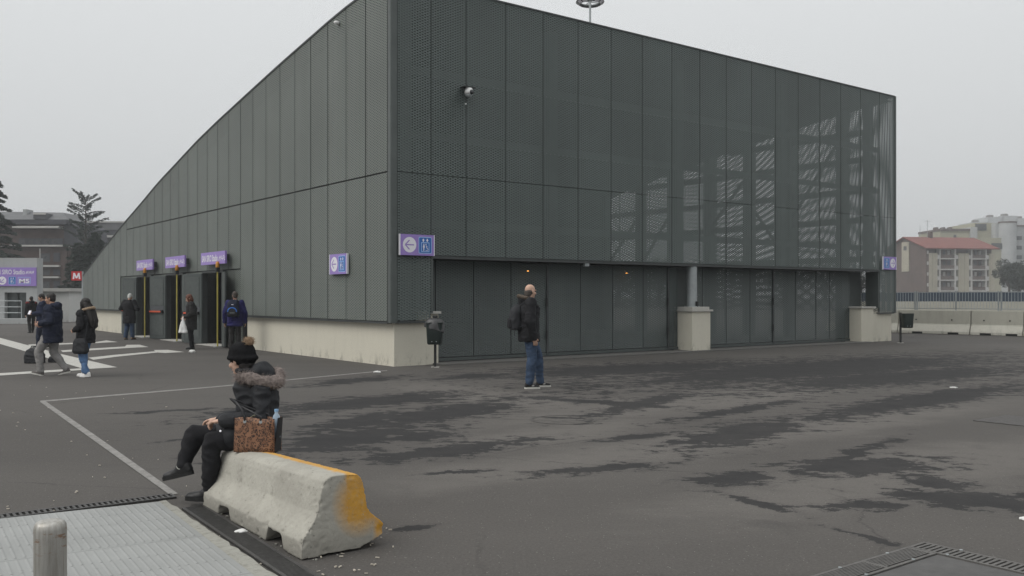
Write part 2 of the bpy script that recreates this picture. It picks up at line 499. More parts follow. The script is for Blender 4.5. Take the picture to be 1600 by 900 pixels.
marking('road_marking', [(-30, 520), (0, 528), (90, 552), (183, 574), (132, 577), (48, 551.5), (0, 537.5), (-30, 529)], 'wide white chevron band painted before the doors')
marking('road_marking', [(-30, 585.5), (0, 583.5), (132, 575.6), (132, 578.2), (0, 587.2), (-30, 589)], 'white line painted in front of the chevron band', z=0.006)
def arrow(pix, label): marking('road_marking', pix, label, z=0.005)
arrow([(44, 538.6), (150, 534.6), (166, 532), (184, 534.6), (160, 535.6), (152, 536.2), (46, 540.6)], 'white arrow pointing to the farthest door')
arrow([(95, 547.8), (195, 541.6), (198, 539), (218, 538.8), (232, 542.4), (205, 543.6), (98, 550.3)], 'white arrow pointing to the middle door')
arrow([(138, 559.2), (180, 554.6), (243, 549), (240, 547.2), (262, 546.8), (288, 550.2), (258, 551.8), (246, 551), (182, 557.6), (146, 562.4)], 'white arrow pointing to the nearest door')

# paved strip along the gates
b = MB(); b.fbox(1.2, 19.0, -0.28, 0.42, 0.0, 0.035)
tag(b.build('gate_threshold', mk_concrete('threshold_concrete', (0.14, 0.137, 0.13), 0.3, 1.0, 0.2), bevel=0.006), kind='structure', label='low dark concrete sill under the gates')
# ------------------------------------------------------------------ the station entrance building
TOPC = [(-0.2, 8.92), (0, 8.91), (1.73, 8.80), (3.09, 8.64), (6.25, 8.18), (8.21, 7.87), (11.47, 7.34), (13.58, 6.96), (15.35, 6.58), (18.19, 5.98), (20.22, 5.46), (23.47, 4.68), (27.22, 3.69), (30.9, 2.66)]
def top(l):
    xs = [a for a, _ in TOPC]; ys = [c for _, c in TOPC]
    return float(np.interp(l, xs, ys))
SEAM = 4.47
LEN_L, LEN_R = 30.9, 20.98
bld = empty('station_building', C0)
tag(bld, 'dark grey mesh-clad metro entrance building with sloping curved side', 'building')

def panel(kind, a0, a1, z0, za, zb, mat, name='cladding_panel', off=0.0, par=None, flange=0.06, gap=0.009):
    """one mesh cassette: sheet plus folded edges. kind 'front' runs along r, 'side' along l"""
    a0 += gap; a1 -= gap; z0 += gap; za -= gap; zb -= gap
    if kind == 'front':
        fn = lambda a, d, z: F(a, off + d, z)
        order = 1
    elif kind == 'side':
        fn = lambda a, d, z: F(off + d, a, z)
        order = -1
    else:
        fn = lambda a, d, z: F(LEN_R - off - d, a, z)
        order = 1
    q = [(a0, z0), (a1, z0), (a1, zb), (a0, za)]
    if order < 0: q = q[::-1]
    p = MB()
    p.face([fn(a, 0, z) for a, z in q], 0, [(a, z) for a, z in q])
    for k in range(4):
        (aa, zz), (ab, zc) = q[k], q[(k + 1) % 4]
        p.face([fn(aa, 0, zz), fn(aa, flange, zz), fn(ab, flange, zc), fn(ab, 0, zc)], 1)
    return p.build(name, [mat, M['steel_dark']], par or bld)

# front
rb = [0.16, 1.07, 2.06] + [2.06 + 1.19 * k for k in range(1, 16)] + [20.90]
for k in range(len(rb) - 1):
    a0, a1 = rb[k], rb[k + 1]
    lo = 1.05 if (k == 0 or k == len(rb) - 2) else 2.57
    panel('front', a0, a1, lo, SEAM, SEAM, M['mesh_front'])
    panel('front', a0, a1, SEAM, 8.90, 8.90, M['mesh_front'])
# left side
lb = [0.16] + [0.2 + 1.0235 * k for k in range(1, 31)]
for k in range(len(lb) - 1):
    a0, a1 = lb[k], lb[k + 1]
    doors = 9.2 < (a0 + a1) / 2 < 23.9
    lo = 2.47 if doors else 1.03
    t0, t1 = top(a0), top(a1)
    if min(t0, t1) > SEAM + 0.12 and a0 < 22.5:
        panel('side', a0, a1, lo, SEAM, SEAM, M['mesh_side_lit'], gap=.017)
        panel('side', a0, a1, SEAM, t0, t1, M['mesh_side_lit'], gap=.017)
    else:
        panel('side', a0, a1, lo, t0, t1, M['mesh_side_lit'], gap=.017)
# far end screen (right-hand end), seen through the front mesh
for k in range(15):
    a0, a1 = 0.15 + 2.05 * k, 0.15 + 2.05 * (k + 1)
    panel('end', a0, min(a1, 30.8), 1.05, top(a0), top(min(a1, 30.8)), M['mesh_end'], 'end_screen')
# rear closing sheet and opaque roof
p = MB()
for k in range(30):
    l0, l1 = 0.06 + 30.8 * k / 30, 0.06 + 30.8 * (k + 1) / 30
    p.face([F(0.06, l0, top(l0) - 0.03), F(LEN_R - 0.06, l0, top(l0) - 0.03), F(LEN_R - 0.06, l1, top(l1) - 0.03), F(0.06, l1, top(l1) - 0.03)])
    p.face([F(0.06, l0, top(l0) - 0.16), F(0.06, l1, top(l1) - 0.16), F(LEN_R - 0.06, l1, top(l1) - 0.16), F(LEN_R - 0.06, l0, top(l0) - 0.16)])
p.build('roof', M['roof_inner'], bld)
p = MB(); p.fbox(0.05, LEN_R - 0.05, 30.8, 30.9, 0, 2.6); p.build('rear_wall', M['cladding_solid'], bld)
p = MB(); p.fbox(0.6, LEN_R - 0.1, 15.3, 15.5, 0, top(15.5) - 0.2); p.build('cross_wall', M['roof_inner'], bld)
# inner lining behind the left screen, with gaps for the doors
p = MB()
for l0, l1 in ((0.5, 10.6), (13.0, 14.7), (17.1, 18.7), (21.1, 30.7)):
    n = max(1, int((l1 - l0) / 1.0))
    for k in range(n):
        x0, x1 = l0 + (l1 - l0) * k / n, l0 + (l1 - l0) * (k + 1) / n
        for rr in (0.45, 0.55):
            p.face([F(rr, x0, 0.0), F(rr, x1, 0.0), F(rr, x1, top(x1) - 0.2), F(rr, x0, top(x0) - 0.2)])
for l0, l1 in ((10.6, 13.0), (14.7, 17.1), (18.7, 21.1)):
    for rr in (0.45, 0.55):
        p.face([F(rr, l0, 2.5), F(rr, l1, 2.5), F(rr, l1, top(l1) - 0.2), F(rr, l0, top(l0) - 0.2)])
p.build('inner_lining', M['steel_dark'], bld)
# trims: corner post, copings, bottom trims, seam strip
p = MB()
poly = [F(0.0, 0.16, 1.0), F(-0.02, 0.0, 1.0), F(0.0, -0.02, 1.0), F(0.16, 0.0, 1.0), F(0.16, 0.07, 1.0), F(0.07, 0.16, 1.0)]
p.prism(poly, UP * 7.93)
p.build('corner_post', M['post_metal'], bld, bevel=0.012)
p = MB(); p.fbox(20.90, 21.0, -0.01, 0.1, 1.02, 8.93); p.build('corner_post', M['post_metal'], bld, bevel=0.008)
p = MB(); p.fbox(0.165, 20.895, -0.012, 0.14, 8.895, 8.935); p.build('coping', M['steel_dark'], bld)
p = MB()
for k in range(len(lb) - 1):
    p.bar(F(0.05, lb[k], top(lb[k]) + 0.01), F(0.05, lb[k + 1], top(lb[k + 1]) + 0.01), 0.13, 0.05)
p.build('coping', M['steel_dark'], bld)
p = MB(); p.fbox(1.07, 19.91, 0.0, 0.12, 2.50, 2.565); p.build('lintel_trim', M['steel_dark'], bld)
p = MB(); p.fbox(0.17, 1.07, 0.0, 0.12, 0.995, 1.045); p.build('bottom_trim', M['steel_dark'], bld)
p = MB(); p.fbox(19.91, 20.89, 0.0, 0.12, 0.995, 1.045); p.build('bottom_trim', M['steel_dark'], bld)
p = MB(); p.fbox(0.0, 0.12, 0.17, 9.3, 0.985, 1.025); p.build('bottom_trim', M['steel_dark'], bld)
p = MB(); p.fbox(0.0, 0.12, 23.75, 30.8, 0.985, 1.025); p.build('bottom_trim', M['steel_dark'], bld)
# jamb returns of the gate recess (solid folded sheets) and the dark soffit
p = MB(); p.fbox(1.075, 1.13, 0.01, 0.5, 1.22, 2.5); p.build('recess_jamb', M['post_metal'], bld)
p = MB(); p.fbox(19.85, 19.905, 0.01, 0.5, 1.22, 2.5); p.build('recess_jamb', M['cladding_solid'], bld)
p = MB(); p.fbox(1.13, 19.85, 0.13, 1.6, 2.52, 2.60); p.build('soffit', M['steel_dark'], bld)
p = MB(); p.fbox(18.70, 19.85, 0.70, 0.76, 0.0, 2.5); p.build('recess_wall', M['cladding_solid'], bld)
p = MB(); p.fbox(9.90, 10.76, 0.70, 0.76, 1.0, 2.5); p.build('recess_wall', M['cladding_solid'], bld)
p = MB(); p.fbox(1.10, 1.40, 0.70, 0.76, 1.0, 2.5); p.build('recess_wall', M['cladding_solid'], bld)
# concrete plinth
p = MB()
p.fbox(0.16, 1.02, 0.14, 0.45, 0, 0.99); p.fbox(0.16, 0.44, 0.45, 9.25, 0, 0.98)
p.build('plinth', M['plinth'], bld)
p = MB(); p.fbox(1.02, 1.36, 0.137, 0.62, 0, 1.20); p.build('plinth_pier', M['plinth'], bld, bevel=0.01)
p = MB(); p.fbox(0.99, 1.38, 0.04, 0.68, 1.20, 1.26); p.build('pier_cap', M['cap'], bld, bevel=0.008)
p = MB(); p.fbox(0.16, 0.44, 23.8, 30.7, 0, 0.98); p.build('plinth', M['plinth'], bld)
p = MB(); p.fbox(19.5, 20.85, 0.1, 0.45, 0, 0.99); p.build('plinth', M['plinth'], bld)
p = MB(); p.fbox(18.75, 19.5, -0.02, 0.62, 0, 1.20); p.build('plinth_pier', M['plinth'], bld, bevel=0.01)
p = MB(); p.fbox(18.68, 19.57, -0.08, 0.68, 1.20, 1.26); p.build('pier_cap', M['cap'], bld, bevel=0.008)
# middle pier with steel column
p = MB(); p.fbox(9.93, 10.72, -0.12, 0.62, 0, 1.17); p.build('plinth_pier', M['plinth'], bld, bevel=0.01)
p = MB(); p.fbox(9.87, 10.78, -0.18, 0.68, 1.17, 1.225); p.build('pier_cap', M['cap'], bld, bevel=0.008)
p = MB(); p.fbox(9.95, 10.70, -0.10, 0.60, 1.225, 1.31); p.build('pier_cap', M['cap'], bld, bevel=0.008)
p = MB(); c = F(10.22, 0.16, 0)
p.tube([c + UP * 1.31, c + UP * 1.33, c + UP * 1.33, c + UP * 2.5], [0.22, 0.22, 0.15, 0.15], 24)
p.build('steel_column', M['steel_grey'], bld, smooth=False)
p = MB(); p.fbox(10.20, 10.26, -0.06, 0.0, 1.31, 1.47); p.build('junction_box', M['black'], bld)
p = MB(); p.fbox(5.9, 6.05, 0.03, 0.12, 2.42, 2.50); p.build('junction_box', M['steel_grey'], bld)
# structural frame behind the mesh
for r in (0.75, 5.3, 10.22, 15.2, 20.4):
    p = MB(); p.fbox(r - 0.13, r + 0.13, 0.62, 0.88, 2.6 if r != 0.75 else 0, 8.7); p.build('frame_column', M['steel_frame'], bld)
for z in (3.35, 5.45, 6.95):
    p = MB(); p.fbox(0.6, 20.5, 0.34, 0.44, z - 0.09, z + 0.09); p.build('frame_girt', M['steel_frame'], bld)
for l in (1.9, 4.3, 6.3, 8.4, 10.6, 12.6, 15.0, 17.6, 20.2, 23.0):
    p = MB(); p.fbox(20.35, 20.75, l - 0.17, l + 0.17, 0, top(l) - 0.15); p.build('frame_column', M['steel_dark'], bld)
for z in (3.0, 4.45, 5.55, 6.7, 7.7):
    lmax = [l for l in np.arange(0.5, 30, 0.25) if top(l) > z + 0.3][-1]
    p = MB(); p.fbox(20.45, 20.65, 0.6, float(lmax), z - 0.11, z + 0.11); p.build('frame_girt', M['steel_dark'], bld)
for l0, l1, z0, z1 in ((4.3, 1.9, 4.5, 7.7), (8.4, 6.3, 4.5, 6.7), (12.6, 10.6, 3.0, 5.5), (15.0, 12.6, 3.0, 5.5), (4.3, 6.3, 3.0, 5.55)):
    p = MB(); p.bar(F(20.5, l0, z0), F(20.5, l1, z1), 0.10); p.build('frame_brace', M['steel_dark'], bld)
p = MB()
for k in range(14):        # stair flight and parapet inside
    p.fbox(6.0 + 0.5 * k, 6.5 + 0.5 * k, 9.0, 12.5, 0.0, 0.12 + 0.17 * k)
p.build('inner_stair', M['roof_inner'], bld)

# ------------------------------------------------------------------ gates
GL = 0.44                   # how far the gates stand behind the cladding
def gate_group(bounds, leaf_edges, label):
    ga = empty('folding_gate', F(bounds[0], GL, 0))
    tag(ga, label, 'gate', 'mesh gates under the overhang')
    for k in range(len(bounds) - 1):
        a0, a1 = bounds[k], bounds[k + 1]
        panel('front', a0, a1, 0.13, 2.49, 2.49, M['mesh_gate'], 'gate_panel', GL, ga, 0.05, 0.012)
    for e in leaf_edges:
        p = MB(); p.fbox(e - 0.035, e + 0.035, GL - 0.03, GL + 0.05, 0.08, 2.48); p.build('leaf_stile', M['steel_dark'], ga)
        for z in (0.5, 1.35):
            p = MB(); p.tube([F(e - 0.05, GL - 0.05, z), F(e - 0.05, GL - 0.05, z + 0.22)], 0.022, 8); p.build('hinge', M['black'], ga)
    p = MB(); p.fbox(bounds[0] - 0.05, bounds[-1], GL - 0.02, GL + 0.06, 0.05, 0.125); p.build('bottom_rail', M['cladding_solid'], ga)
    return ga
gate_group([1.36, 1.46, 2.58, 3.74, 4.93, 6.09, 7.29, 8.48, 9.50, 9.92], [4.93, 9.50], 'wide dark mesh gate behind the bald man')
gate_group([10.74, 11.0, 12.1, 13.25, 14.42, 15.6, 16.75, 17.55, 18.74], [14.42], 'dark mesh gate between the round column and the far pier')
# small orange signal lamps behind the gate heads
lamp_m = NT('signal_lamp'); lamp_m.set((0.8, 0.35, 0.05), 0.4)
lamp_m.b.inputs['Emission Color'].default_value = (1.0, 0.42, 0.08, 1); lamp_m.b.inputs['Emission Strength'].default_value = 2.0
for px, lab in ((824, 'tiny lit orange lamp above the bald man'), (978, 'tiny lit orange lamp left of the round column')):
    k = (px - 800) / FPX
    base = C0 + DL * (GL - 0.05)
    r = (k * base.y - base.x) / (DR.x - k * DR.y)
    c = F(r, GL - 0.05, 2.27)
    o = MB().tube([c, c - DL * 0.05], 0.013, 10).build('signal_lamp', lamp_m.mat)
    tag(o, lab, 'lamp', 'orange lamps over the gates')

# ------------------------------------------------------------------ side doors
def door(l0, l1, which, far_ang, near_ang):
    d = empty('exit_door', F(0, (l0 + l1) / 2, 0))
    tag(d, which, 'door', 'double exit doors in the left side')
    p = MB()
    p.fbox(-0.06, 0.10, l1, l1 + 0.07, 0, 2.44); p.fbox(-0.06, 0.10, l0 - 0.07, l0, 0, 2.44); p.fbox(-0.06, 0.10, l0 - 0.07, l1 + 0.07, 2.40, 2.46)
    p.build('door_frame', M['steel_dark'], d)
    p = MB(); p.fbox(-0.3, 0.4, l0, l1, 0.004, 0.02); p.build('threshold', M['cap'], d)
    W = (l1 - l0) / 2
    for hinge, ang, s in ((l1, far_ang, 1), (l0, near_ang, -1)):
        a = R(ang)
        u = (DL * (-s)) * math.cos(a) - DR * math.sin(a)          # from the hinge along the leaf; ang 0 = shut
        n = u.cross(UP); h = F(-0.07, hinge + 0.03 * s, 0)
        p = MB(); p.obox(h + u * W / 2 + UP * 1.21, u * W / 2, n * 0.025, UP * 1.18)
        leaf = p.build('door_leaf', M['cladding_solid'], d, bevel=0.004)
        f = 1.0 if s > 0 else -1.0
        inner = n * f if n.dot(-DL) * f > 0 else -n * f
        p = MB(); p.obox(h + u * W * 0.5 + UP * 1.78 + inner * 0.031, u * W * 0.37, inner * 0.006, UP * 0.50); p.build('leaf_panel', M['mesh_leaf'], leaf)
        p = MB(); p.obox(h + u * W * 0.5 + UP * 0.60 + inner * 0.031, u * W * 0.37, inner * 0.006, UP * 0.42); p.build('leaf_panel', M['mesh_leaf'], leaf)
        if s > 0:
            p = MB(); p.obox(h + u * W * 0.5 + UP * 1.16 + inner * 0.032, u * W * 0.42, inner * 0.007, UP * 0.10); p.build('lock_plate', M['steel_frame'], leaf)
            p = MB(); p.obox(h + u * W * 0.55 + UP * 1.05 + inner * 0.09, u * W * 0.36, inner * 0.022, UP * 0.03); p.build('push_bar', M['red_bar'], leaf, bevel=0.006)
            for e in (0.17, 0.93):
                p = MB(); p.obox(h + u * W * e + UP * 1.05 + inner * 0.065, u * 0.05, inner * 0.045, UP * 0.05); p.build('bar_bracket', M['black'], leaf)
    return d
M['mesh_leaf'] = plain('leaf_sheet', (0.075, 0.085, 0.082), 0.55, 0.15, 9, 0, 0.3, 60)
door(10.85, 12.75, 'double exit door beside the man in the blue jacket, nearest the corner', 160, 166)
door(14.95, 16.85, 'middle double exit door, behind the woman with the white bag', 160, 170)
door(18.95, 20.85, 'double exit door beside the white-haired person, farthest from the corner', 160, 170)
# wall sheets between and beside the doors
for a0, a1 in ((9.32, 10.76), (12.84, 14.86), (16.94, 18.86), (20.94, 23.72)):
    n = 2
    for k in range(n):
        panel('side', a0 + (a1 - a0) * k / n, a0 + (a1 - a0) * (k + 1) / n, 0.03, 2.46, 2.46, M['mesh_side_lit'], 'door_wall_panel', 0.03)
# yellow posts with amber beacons
for l, which in ((10.72, 'yellow post with amber beacon beside the man in blue'), (14.93, 'yellow post with amber beacon behind the woman with white bag'), (19.0, 'yellow post with amber beacon farthest from the corner')):
    c = F(-0.26, l, 0)
    e = empty('door_post', c); tag(e, which, 'post', 'yellow posts at the doors')
    p = MB(); p.obox(c + UP * 1.2, DR * 0.02, DL * 0.02, UP * 1.2); p.build('pole', M['yellow_post'], e, bevel=0.008)
    p = MB(); p.obox(c + UP * 0.012, DR * 0.1, DL * 0.1, UP * 0.012); p.build('base_plate', M['steel_grey'], e)
    p = MB(); p.obox(c + UP * 2.47, DR * 0.06, DL * 0.06, UP * 0.07); p.build('bracket', M['black'], e, bevel=0.01)
    p = MB(); p.tube([c + UP * 2.54, c + UP * 2.56, c + UP * 2.68, c + UP * 2.73, c + UP * 2.74], [0.058, 0.063, 0.06, 0.04, 0.005], 14); p.build('beacon', M['amber'], e, smooth=True)

# ------------------------------------------------------------------ lettering and signs
def text_mesh(txt, size, shear=0.0, bold=0.0):
    cu = bpy.data.curves.new('lettering', 'FONT')
    cu.body = txt; cu.size = size; cu.shear = shear; cu.offset = bold; cu.align_x = 'LEFT'
    cu.resolution_u = 3
    o = bpy.data.objects.new('lettering', cu); SIDE.collection.objects.link(o)
    me = side_mesh(o)
    bpy.data.objects.remove(o); bpy.data.curves.remove(cu)
    return me
def letters(txt, size, origin, u, v, n, mat, parent, width=None, shear=0.0, bold=0.0, name='lettering'):
    me = text_mesh(txt, size, shear, bold)
    xs = [q.co.x for q in me.vertices]
    k = width / (max(xs) - min(xs)) if width else 1.0
    x0 = min(xs)
    for q in me.vertices:
        x, y = (q.co.x - x0) * k, q.co.y
        q.co = Vector(origin) + Vector(u) * x + Vector(v) * y + Vector(n) * 0.0
    me.materials.clear(); me.materials.append(mat)
    return link(name, me, parent)

def arrow_disc(par, c, u, n, rad, flip=False, rot=0.0, amat='sign_violet'):
    """white disc with an arrow; u = reading direction, n = outward"""
    o = MB().disc(c, u, UP, rad, rad, 36).build('arrow_disc', M['sign_white'], par)
    ca, sa = math.cos(rot), math.sin(rot)
    d = (u * ca + UP * sa) * (1 if flip else -1)        # arrow direction
    w = (UP * ca - u * sa)
    cc = Vector(c) + n * 0.003
    b = MB(); t = rad * 0.075
    tip = cc + d * rad * 0.66
    b.face([cc - d * rad * .66 - w * t, cc - d * rad * .66 + w * t, tip - d * t * 2 + w * t, tip - d * t * 2 - w * t])
    for s in (1, -1):
        q = (d * -0.72 + w * s * 0.69).normalized(); m_ = q.cross(n)
        tt = tip + n * 0.001 * (2 + s)
        b.face([tt - m_ * t, tt + m_ * t, tt + q * rad * 0.86 + m_ * t, tt + q * rad * 0.86 - m_ * t])
    b.build('arrow', M[amat], o)
    return o
def lift_icon(par, c, u, n, s):
    """blue lift pictogram; s = half size"""
    def rrect(hx, hy, cx, cy, d, r):
        pts = []
        for qx, qy, a0 in ((1, 1, 0), (-1, 1, 90), (-1, -1, 180), (1, -1, 270)):
            for k in range(5):
                a = R(a0 + 22.5 * k)
                pts.append(Vector(c) + u * (cx + qx * (hx - r) + r * math.cos(a)) + UP * (cy + qy * (hy - r) + r * math.sin(a)) + n * d)
        return pts
    o = MB().face(rrect(s, s * 1.08, 0, 0, 0, s * 0.16)).build('lift_icon', M['sign_sky'], par)
    MB().face(rrect(s * .92, s * 1.0, 0, 0, .002, s * 0.12)).build('icon_field', M['sign_blue'], o)
    MB().face(rrect(s * .62, s * .62, 0, -s * .24, .004, s * 0.05)).build('cabin_outline', M['sign_sky'], o)
    MB().face(rrect(s * .53, s * .53, 0, -s * .24, .006, s * 0.03)).build('cabin_field', M['sign_blue'], o)
    def poly(pts, d=.008): return MB().face([Vector(c) + u * (x * s) + UP * (y * s) + n * d for x, y in pts])
    poly([(-.50, .62), (-.38, .62), (-.38, .44), (-.22, .44), (-.22, .62), (-.10, .62), (-.30, .88)], .004).build('up_arrow', M['sign_white'], o)
    poly([(.50, .68), (.38, .68), (.38, .86), (.22, .86), (.22, .68), (.10, .68), (.30, .42)], .004).build('down_arrow', M['sign_white'], o)
    b = poly([(-.36, .00), (-.12, .00), (-.10, -.32), (-.16, -.32), (-.18, -.72), (-.30, -.72), (-.32, -.32), (-.38, -.32)])
    b.disc(Vector(c) + u * (-.24 * s) + UP * (.12 * s) + n * .008, u, UP, .085 * s, .085 * s, 12)
    b.build('person_pictogram', M['sign_white'], o)
    b = MB(); k = 18
    cc = Vector(c) + u * (.20 * s) + UP * (-.50 * s) + n * .008
    for j in range(k):
        a, a2 = -2.6 + 3.9 * j / k, -2.6 + 3.9 * (j + 1) / k
        pt = lambda rr, an: cc + u * rr * s * math.cos(an) + UP * rr * s * math.sin(an)
        b.face([pt(.17, a), pt(.22, a), pt(.22, a2), pt(.17, a2)])
    for x0, y0, x1, y1 in ((.10, .02, .16, -.36), (.16, -.36, .34, -.36), (.34, -.36, .42, -.66), (.12, -.14, .32, -.14)):
        A = Vector(c) + u * x0 * s + UP * y0 * s + n * .009; B = Vector(c) + u * x1 * s + UP * y1 * s + n * .009
        t = (B - A).normalized().cross(n) * .035 * s
        b.face([A - t, A + t, B + t, B - t])
    b.disc(Vector(c) + u * (.09 * s) + UP * (.12 * s) + n * .008, u, UP, .08 * s, .08 * s, 12)
    b.build('wheelchair_pictogram', M['sign_white'], o)
    return o
def way_sign(c, u, n, w, h, label, flip=False):
    e = empty('direction_sign', c)
    tag(e, label, 'sign', 'violet lift direction signs')
    c = Vector(c)
    MB().obox(c, u * w / 2, n * 0.02, UP * h / 2).build('sign_board', M['sign_violet'], e)
    for s in (-1, 1):
        MB().obox(c + u * s * (w / 2 + 0.008), u * 0.009, n * 0.026, UP * h / 2 * 1.01).build('edge_trim', M['sign_white'], e)
    s = -1 if flip else 1
    f = c + n * 0.023
    arrow_disc(e, f - u * s * w * 0.23, u, n, h * 0.37, flip)
    lift_icon(e, f + u * s * w * 0.235, u, n, h * 0.37)
    return e
way_sign(F(0.645, -0.06, 2.80), DR, -DL, 0.90, 0.48, 'violet lift sign with left arrow on the front, beside the corner post')
way_sign(F(-0.06, 2.52, 2.42), -DL, -DR, 0.93, 0.50, 'violet lift sign with left arrow on the sloping left side')
way_sign(F(20.45, -0.06, 2.82), DR, -DL, 0.84, 0.46, 'violet lift sign with right arrow at the far right end', True)

def station_sign(l0, l1, zc, label):
    u, n = -DL, -DR
    w = l1 - l0; h = 0.40
    c = F(-0.16, (l0 + l1) / 2, zc)
    e = empty('station_sign', c)
    tag(e, label, 'sign', 'violet station name signs over the doors')
    MB().obox(c + n * .03, u * w / 2, n * 0.03, UP * h / 2).build('sign_board', M['sign_violet'], e)
    for s in (-0.4, 0.4):
        MB().obox(c + u * w * s - n * 0.11, u * 0.03, n * 0.05, UP * 0.1).build('bracket', M['steel_dark'], e)
    o0 = c - u * w * 0.45 - UP * 0.10 + n * 0.0645
    letters('SAN SIRO Stadio', 0.29, o0, u, UP, n, M['sign_white'], e, width=w * 0.66, bold=0.008)
    b = MB()                                    # small slanted script, too small to read
    x = w * 0.70
    for k in range(7):
        a = o0 + u * (x + 0.085 * k) + UP * (0.04 if k % 2 else 0.0)
        b.face([a, a + u * 0.028, a + u * 0.075 + UP * 0.13, a + u * 0.047 + UP * 0.13])
        a = a + UP * 0.05 * (k % 3) + n * .001
        b.face([a, a + u * 0.07, a + u * 0.08 + UP * 0.025, a + u * 0.01 + UP * 0.025])
    b.build('small_script', M['sign_white'], e)
    return e
station_sign(10.15, 12.45, 2.86, 'violet SAN SIRO Stadio sign over the door nearest the corner')
station_sign(14.2, 16.45, 2.86, 'violet SAN SIRO Stadio sign over the middle door')
station_sign(18.1, 20.35, 2.86, 'violet SAN SIRO Stadio sign over the farthest door')

# ------------------------------------------------------------------ camera on the front, sensor on the side
c = F(2.02, -0.02, 6.46)
e = empty('security_camera', c); tag(e, 'white dome security camera on the upper front mesh', 'camera')
MB().obox(c + UP * 0.15 - DL * 0.11, DR * 0.16, DL * 0.11, UP * 0.014).build('mounting_plate', M['black'], e)
MB().tube([c + UP * 0.14 - DL * 0.02, c + UP * 0.06 - DL * 0.02], 0.035, 10).build('arm', M['steel_dark'], e)
hd = c - DL * 0.15
MB().tube([hd + UP * 0.14, hd + UP * 0.13, hd + UP * 0.04, hd - UP * 0.015], [0.04, 0.085, 0.10, 0.098], 20).build('housing', M['white_plastic'], e, smooth=True)
MB().tube([hd - UP * 0.015, hd - UP * 0.055, hd - UP * 0.09, hd - UP * 0.105], [0.088, 0.078, 0.045, 0.008], 18).build('dome', M['steel_grey'], e, smooth=True)
q = hd - DL * 0.07 + DR * 0.02 + UP * 0.03
MB().tube([q, q - DL * 0.045 - UP * 0.012], [0.062, 0.05], 16).build('lens', M['glass_dark'], e, smooth=True)
MB().obox(c - UP * 0.22 - DL * 0.02, DR * 0.012, DL * 0.02, UP * 0.015).build('cable_clip', M['white_plastic'], e)
c = F(-0.05, 2.62, 8.45)
o = MB().tube([c + DR * 0.04, c - DR * 0.01, c - DR * 0.06, c - DR * 0.09], [0.05, 0.05, 0.045, 0.02], 12).build('motion_sensor', M['white_plastic'], smooth=True)
tag(o, 'tiny white sensor high on the left side under the coping', 'sensor')

# ------------------------------------------------------------------ litter bins
def litter_bin(c, post_side, label, bagged, s=1.0):
    e = empty('litter_bin', c); tag(e, label, 'bin', 'dark green litter bins')
    c = Vector(c)
    X, Y = Vector((1, 0, 0)), Vector((0, 1, 0))
    px = c + X * post_side
    MB().obox(px + UP * 0.53, X * 0.028, Y * 0.028, UP * 0.53).build('pole', M['black'], e)
    MB().obox(px + UP * 0.008, X * 0.09, Y * 0.07, UP * 0.008).build('base_plate', M['cap'], e)
    cc = c - Y * 0.02
    b = MB(); z0, z1 = 0.53, 1.02
    rows = [(z0, .145, .12), (z0 + .03, .165, .14), (z0 + .3, .18, .155), (z1, .195, .165)]
    seg = 24
    ring = []
    for z, a, d in rows:
        ring.append([cc + X * a * math.copysign(abs(math.cos(t)) ** .45, math.cos(t)) + Y * (d * math.copysign(abs(math.sin(t)) ** .45, math.sin(t)) - 0.14) + UP * z for t in [2 * math.pi * k / seg for k in range(seg)]])
    for i in range(len(ring) - 1):
        for k in range(seg):
            b.face([ring[i][k], ring[i][(k + 1) % seg], ring[i + 1][(k + 1) % seg], ring[i + 1][k]])
    b.face(ring[0][::-1]); b.face([p_ - UP * 0.02 for p_ in ring[-1]])
    b.build('bin_body', M['bin_green'], e, smooth=True, merge=True)
    b = MB()
    rim = [p_ for p_ in ring[-1]]
    b.tube(rim + [rim[0]], 0.014, 6); b.build('rim', M['bin_green'], e)
    for sx in (-.05, .05):
        q = cc + X * sx - Y * 0.275 + UP * 0.6
        MB().tube([q, q - Y * 0.02], 0.012, 8).build('rivet', M['steel_grey'], e)
    if bagged:
        b = MB(); n = 26
        rnd = random.Random(4)
        prev = None
        rows = []
        for i, (dz, k) in enumerate(((.10, .55), (.08, .8), (.03, 1.07), (-.05, 1.13), (-.14, 1.16))):
            row = []
            for j in range(n):
                t = 2 * math.pi * j / n
                w = 1 + 0.06 * math.sin(5 * t + i) + rnd.uniform(-.03, .03)
                drop = (0.07 * (math.cos(t - 0.2) + 0.3) if i >= 3 else 0)
                row.append(cc + X * .195 * k * w * math.cos(t) + Y * (.165 * k * w * math.sin(t) - .14) + UP * (z1 + dz - drop + rnd.uniform(-.012, .012)))
            rows.append(row)
        for i in range(len(rows) - 1):
            for j in range(n):
                b.face([rows[i][j], rows[i + 1][j], rows[i + 1][(j + 1) % n], rows[i][(j + 1) % n]])
        b.build('bin_bag', M['bin_bag'], e, smooth=True, merge=True)
        MB().obox(px + UP * 1.12, X * 0.06, Y * 0.04, UP * 0.06).build('bin_top', M['black'], e, bevel=0.01)
    return e
litter_bin(G(680, 574), 0.0, 'dark green litter bin with loose bag beside the near pier', True)
litter_bin(G(1414.5, 536) , -0.165, 'dark green litter bin on a post at the far right corner', False)
# ------------------------------------------------------------------ voxel-fused solids (used for the barrier, people and soft things)
def finish_voxel(me, voxel, smooth_it=4, smooth_f=0.5):
    o = bpy.data.objects.new('fuse', me); SIDE.collection.objects.link(o)
    r = o.modifiers.new('remesh', 'REMESH'); r.mode = 'VOXEL'; r.voxel_size = voxel; r.use_smooth_shade = True
    if smooth_it:
        s = o.modifiers.new('smooth', 'SMOOTH'); s.factor = smooth_f; s.iterations = smooth_it
    res = side_mesh(o)
    bpy.data.objects.remove(o); bpy.data.meshes.remove(me)
    return res

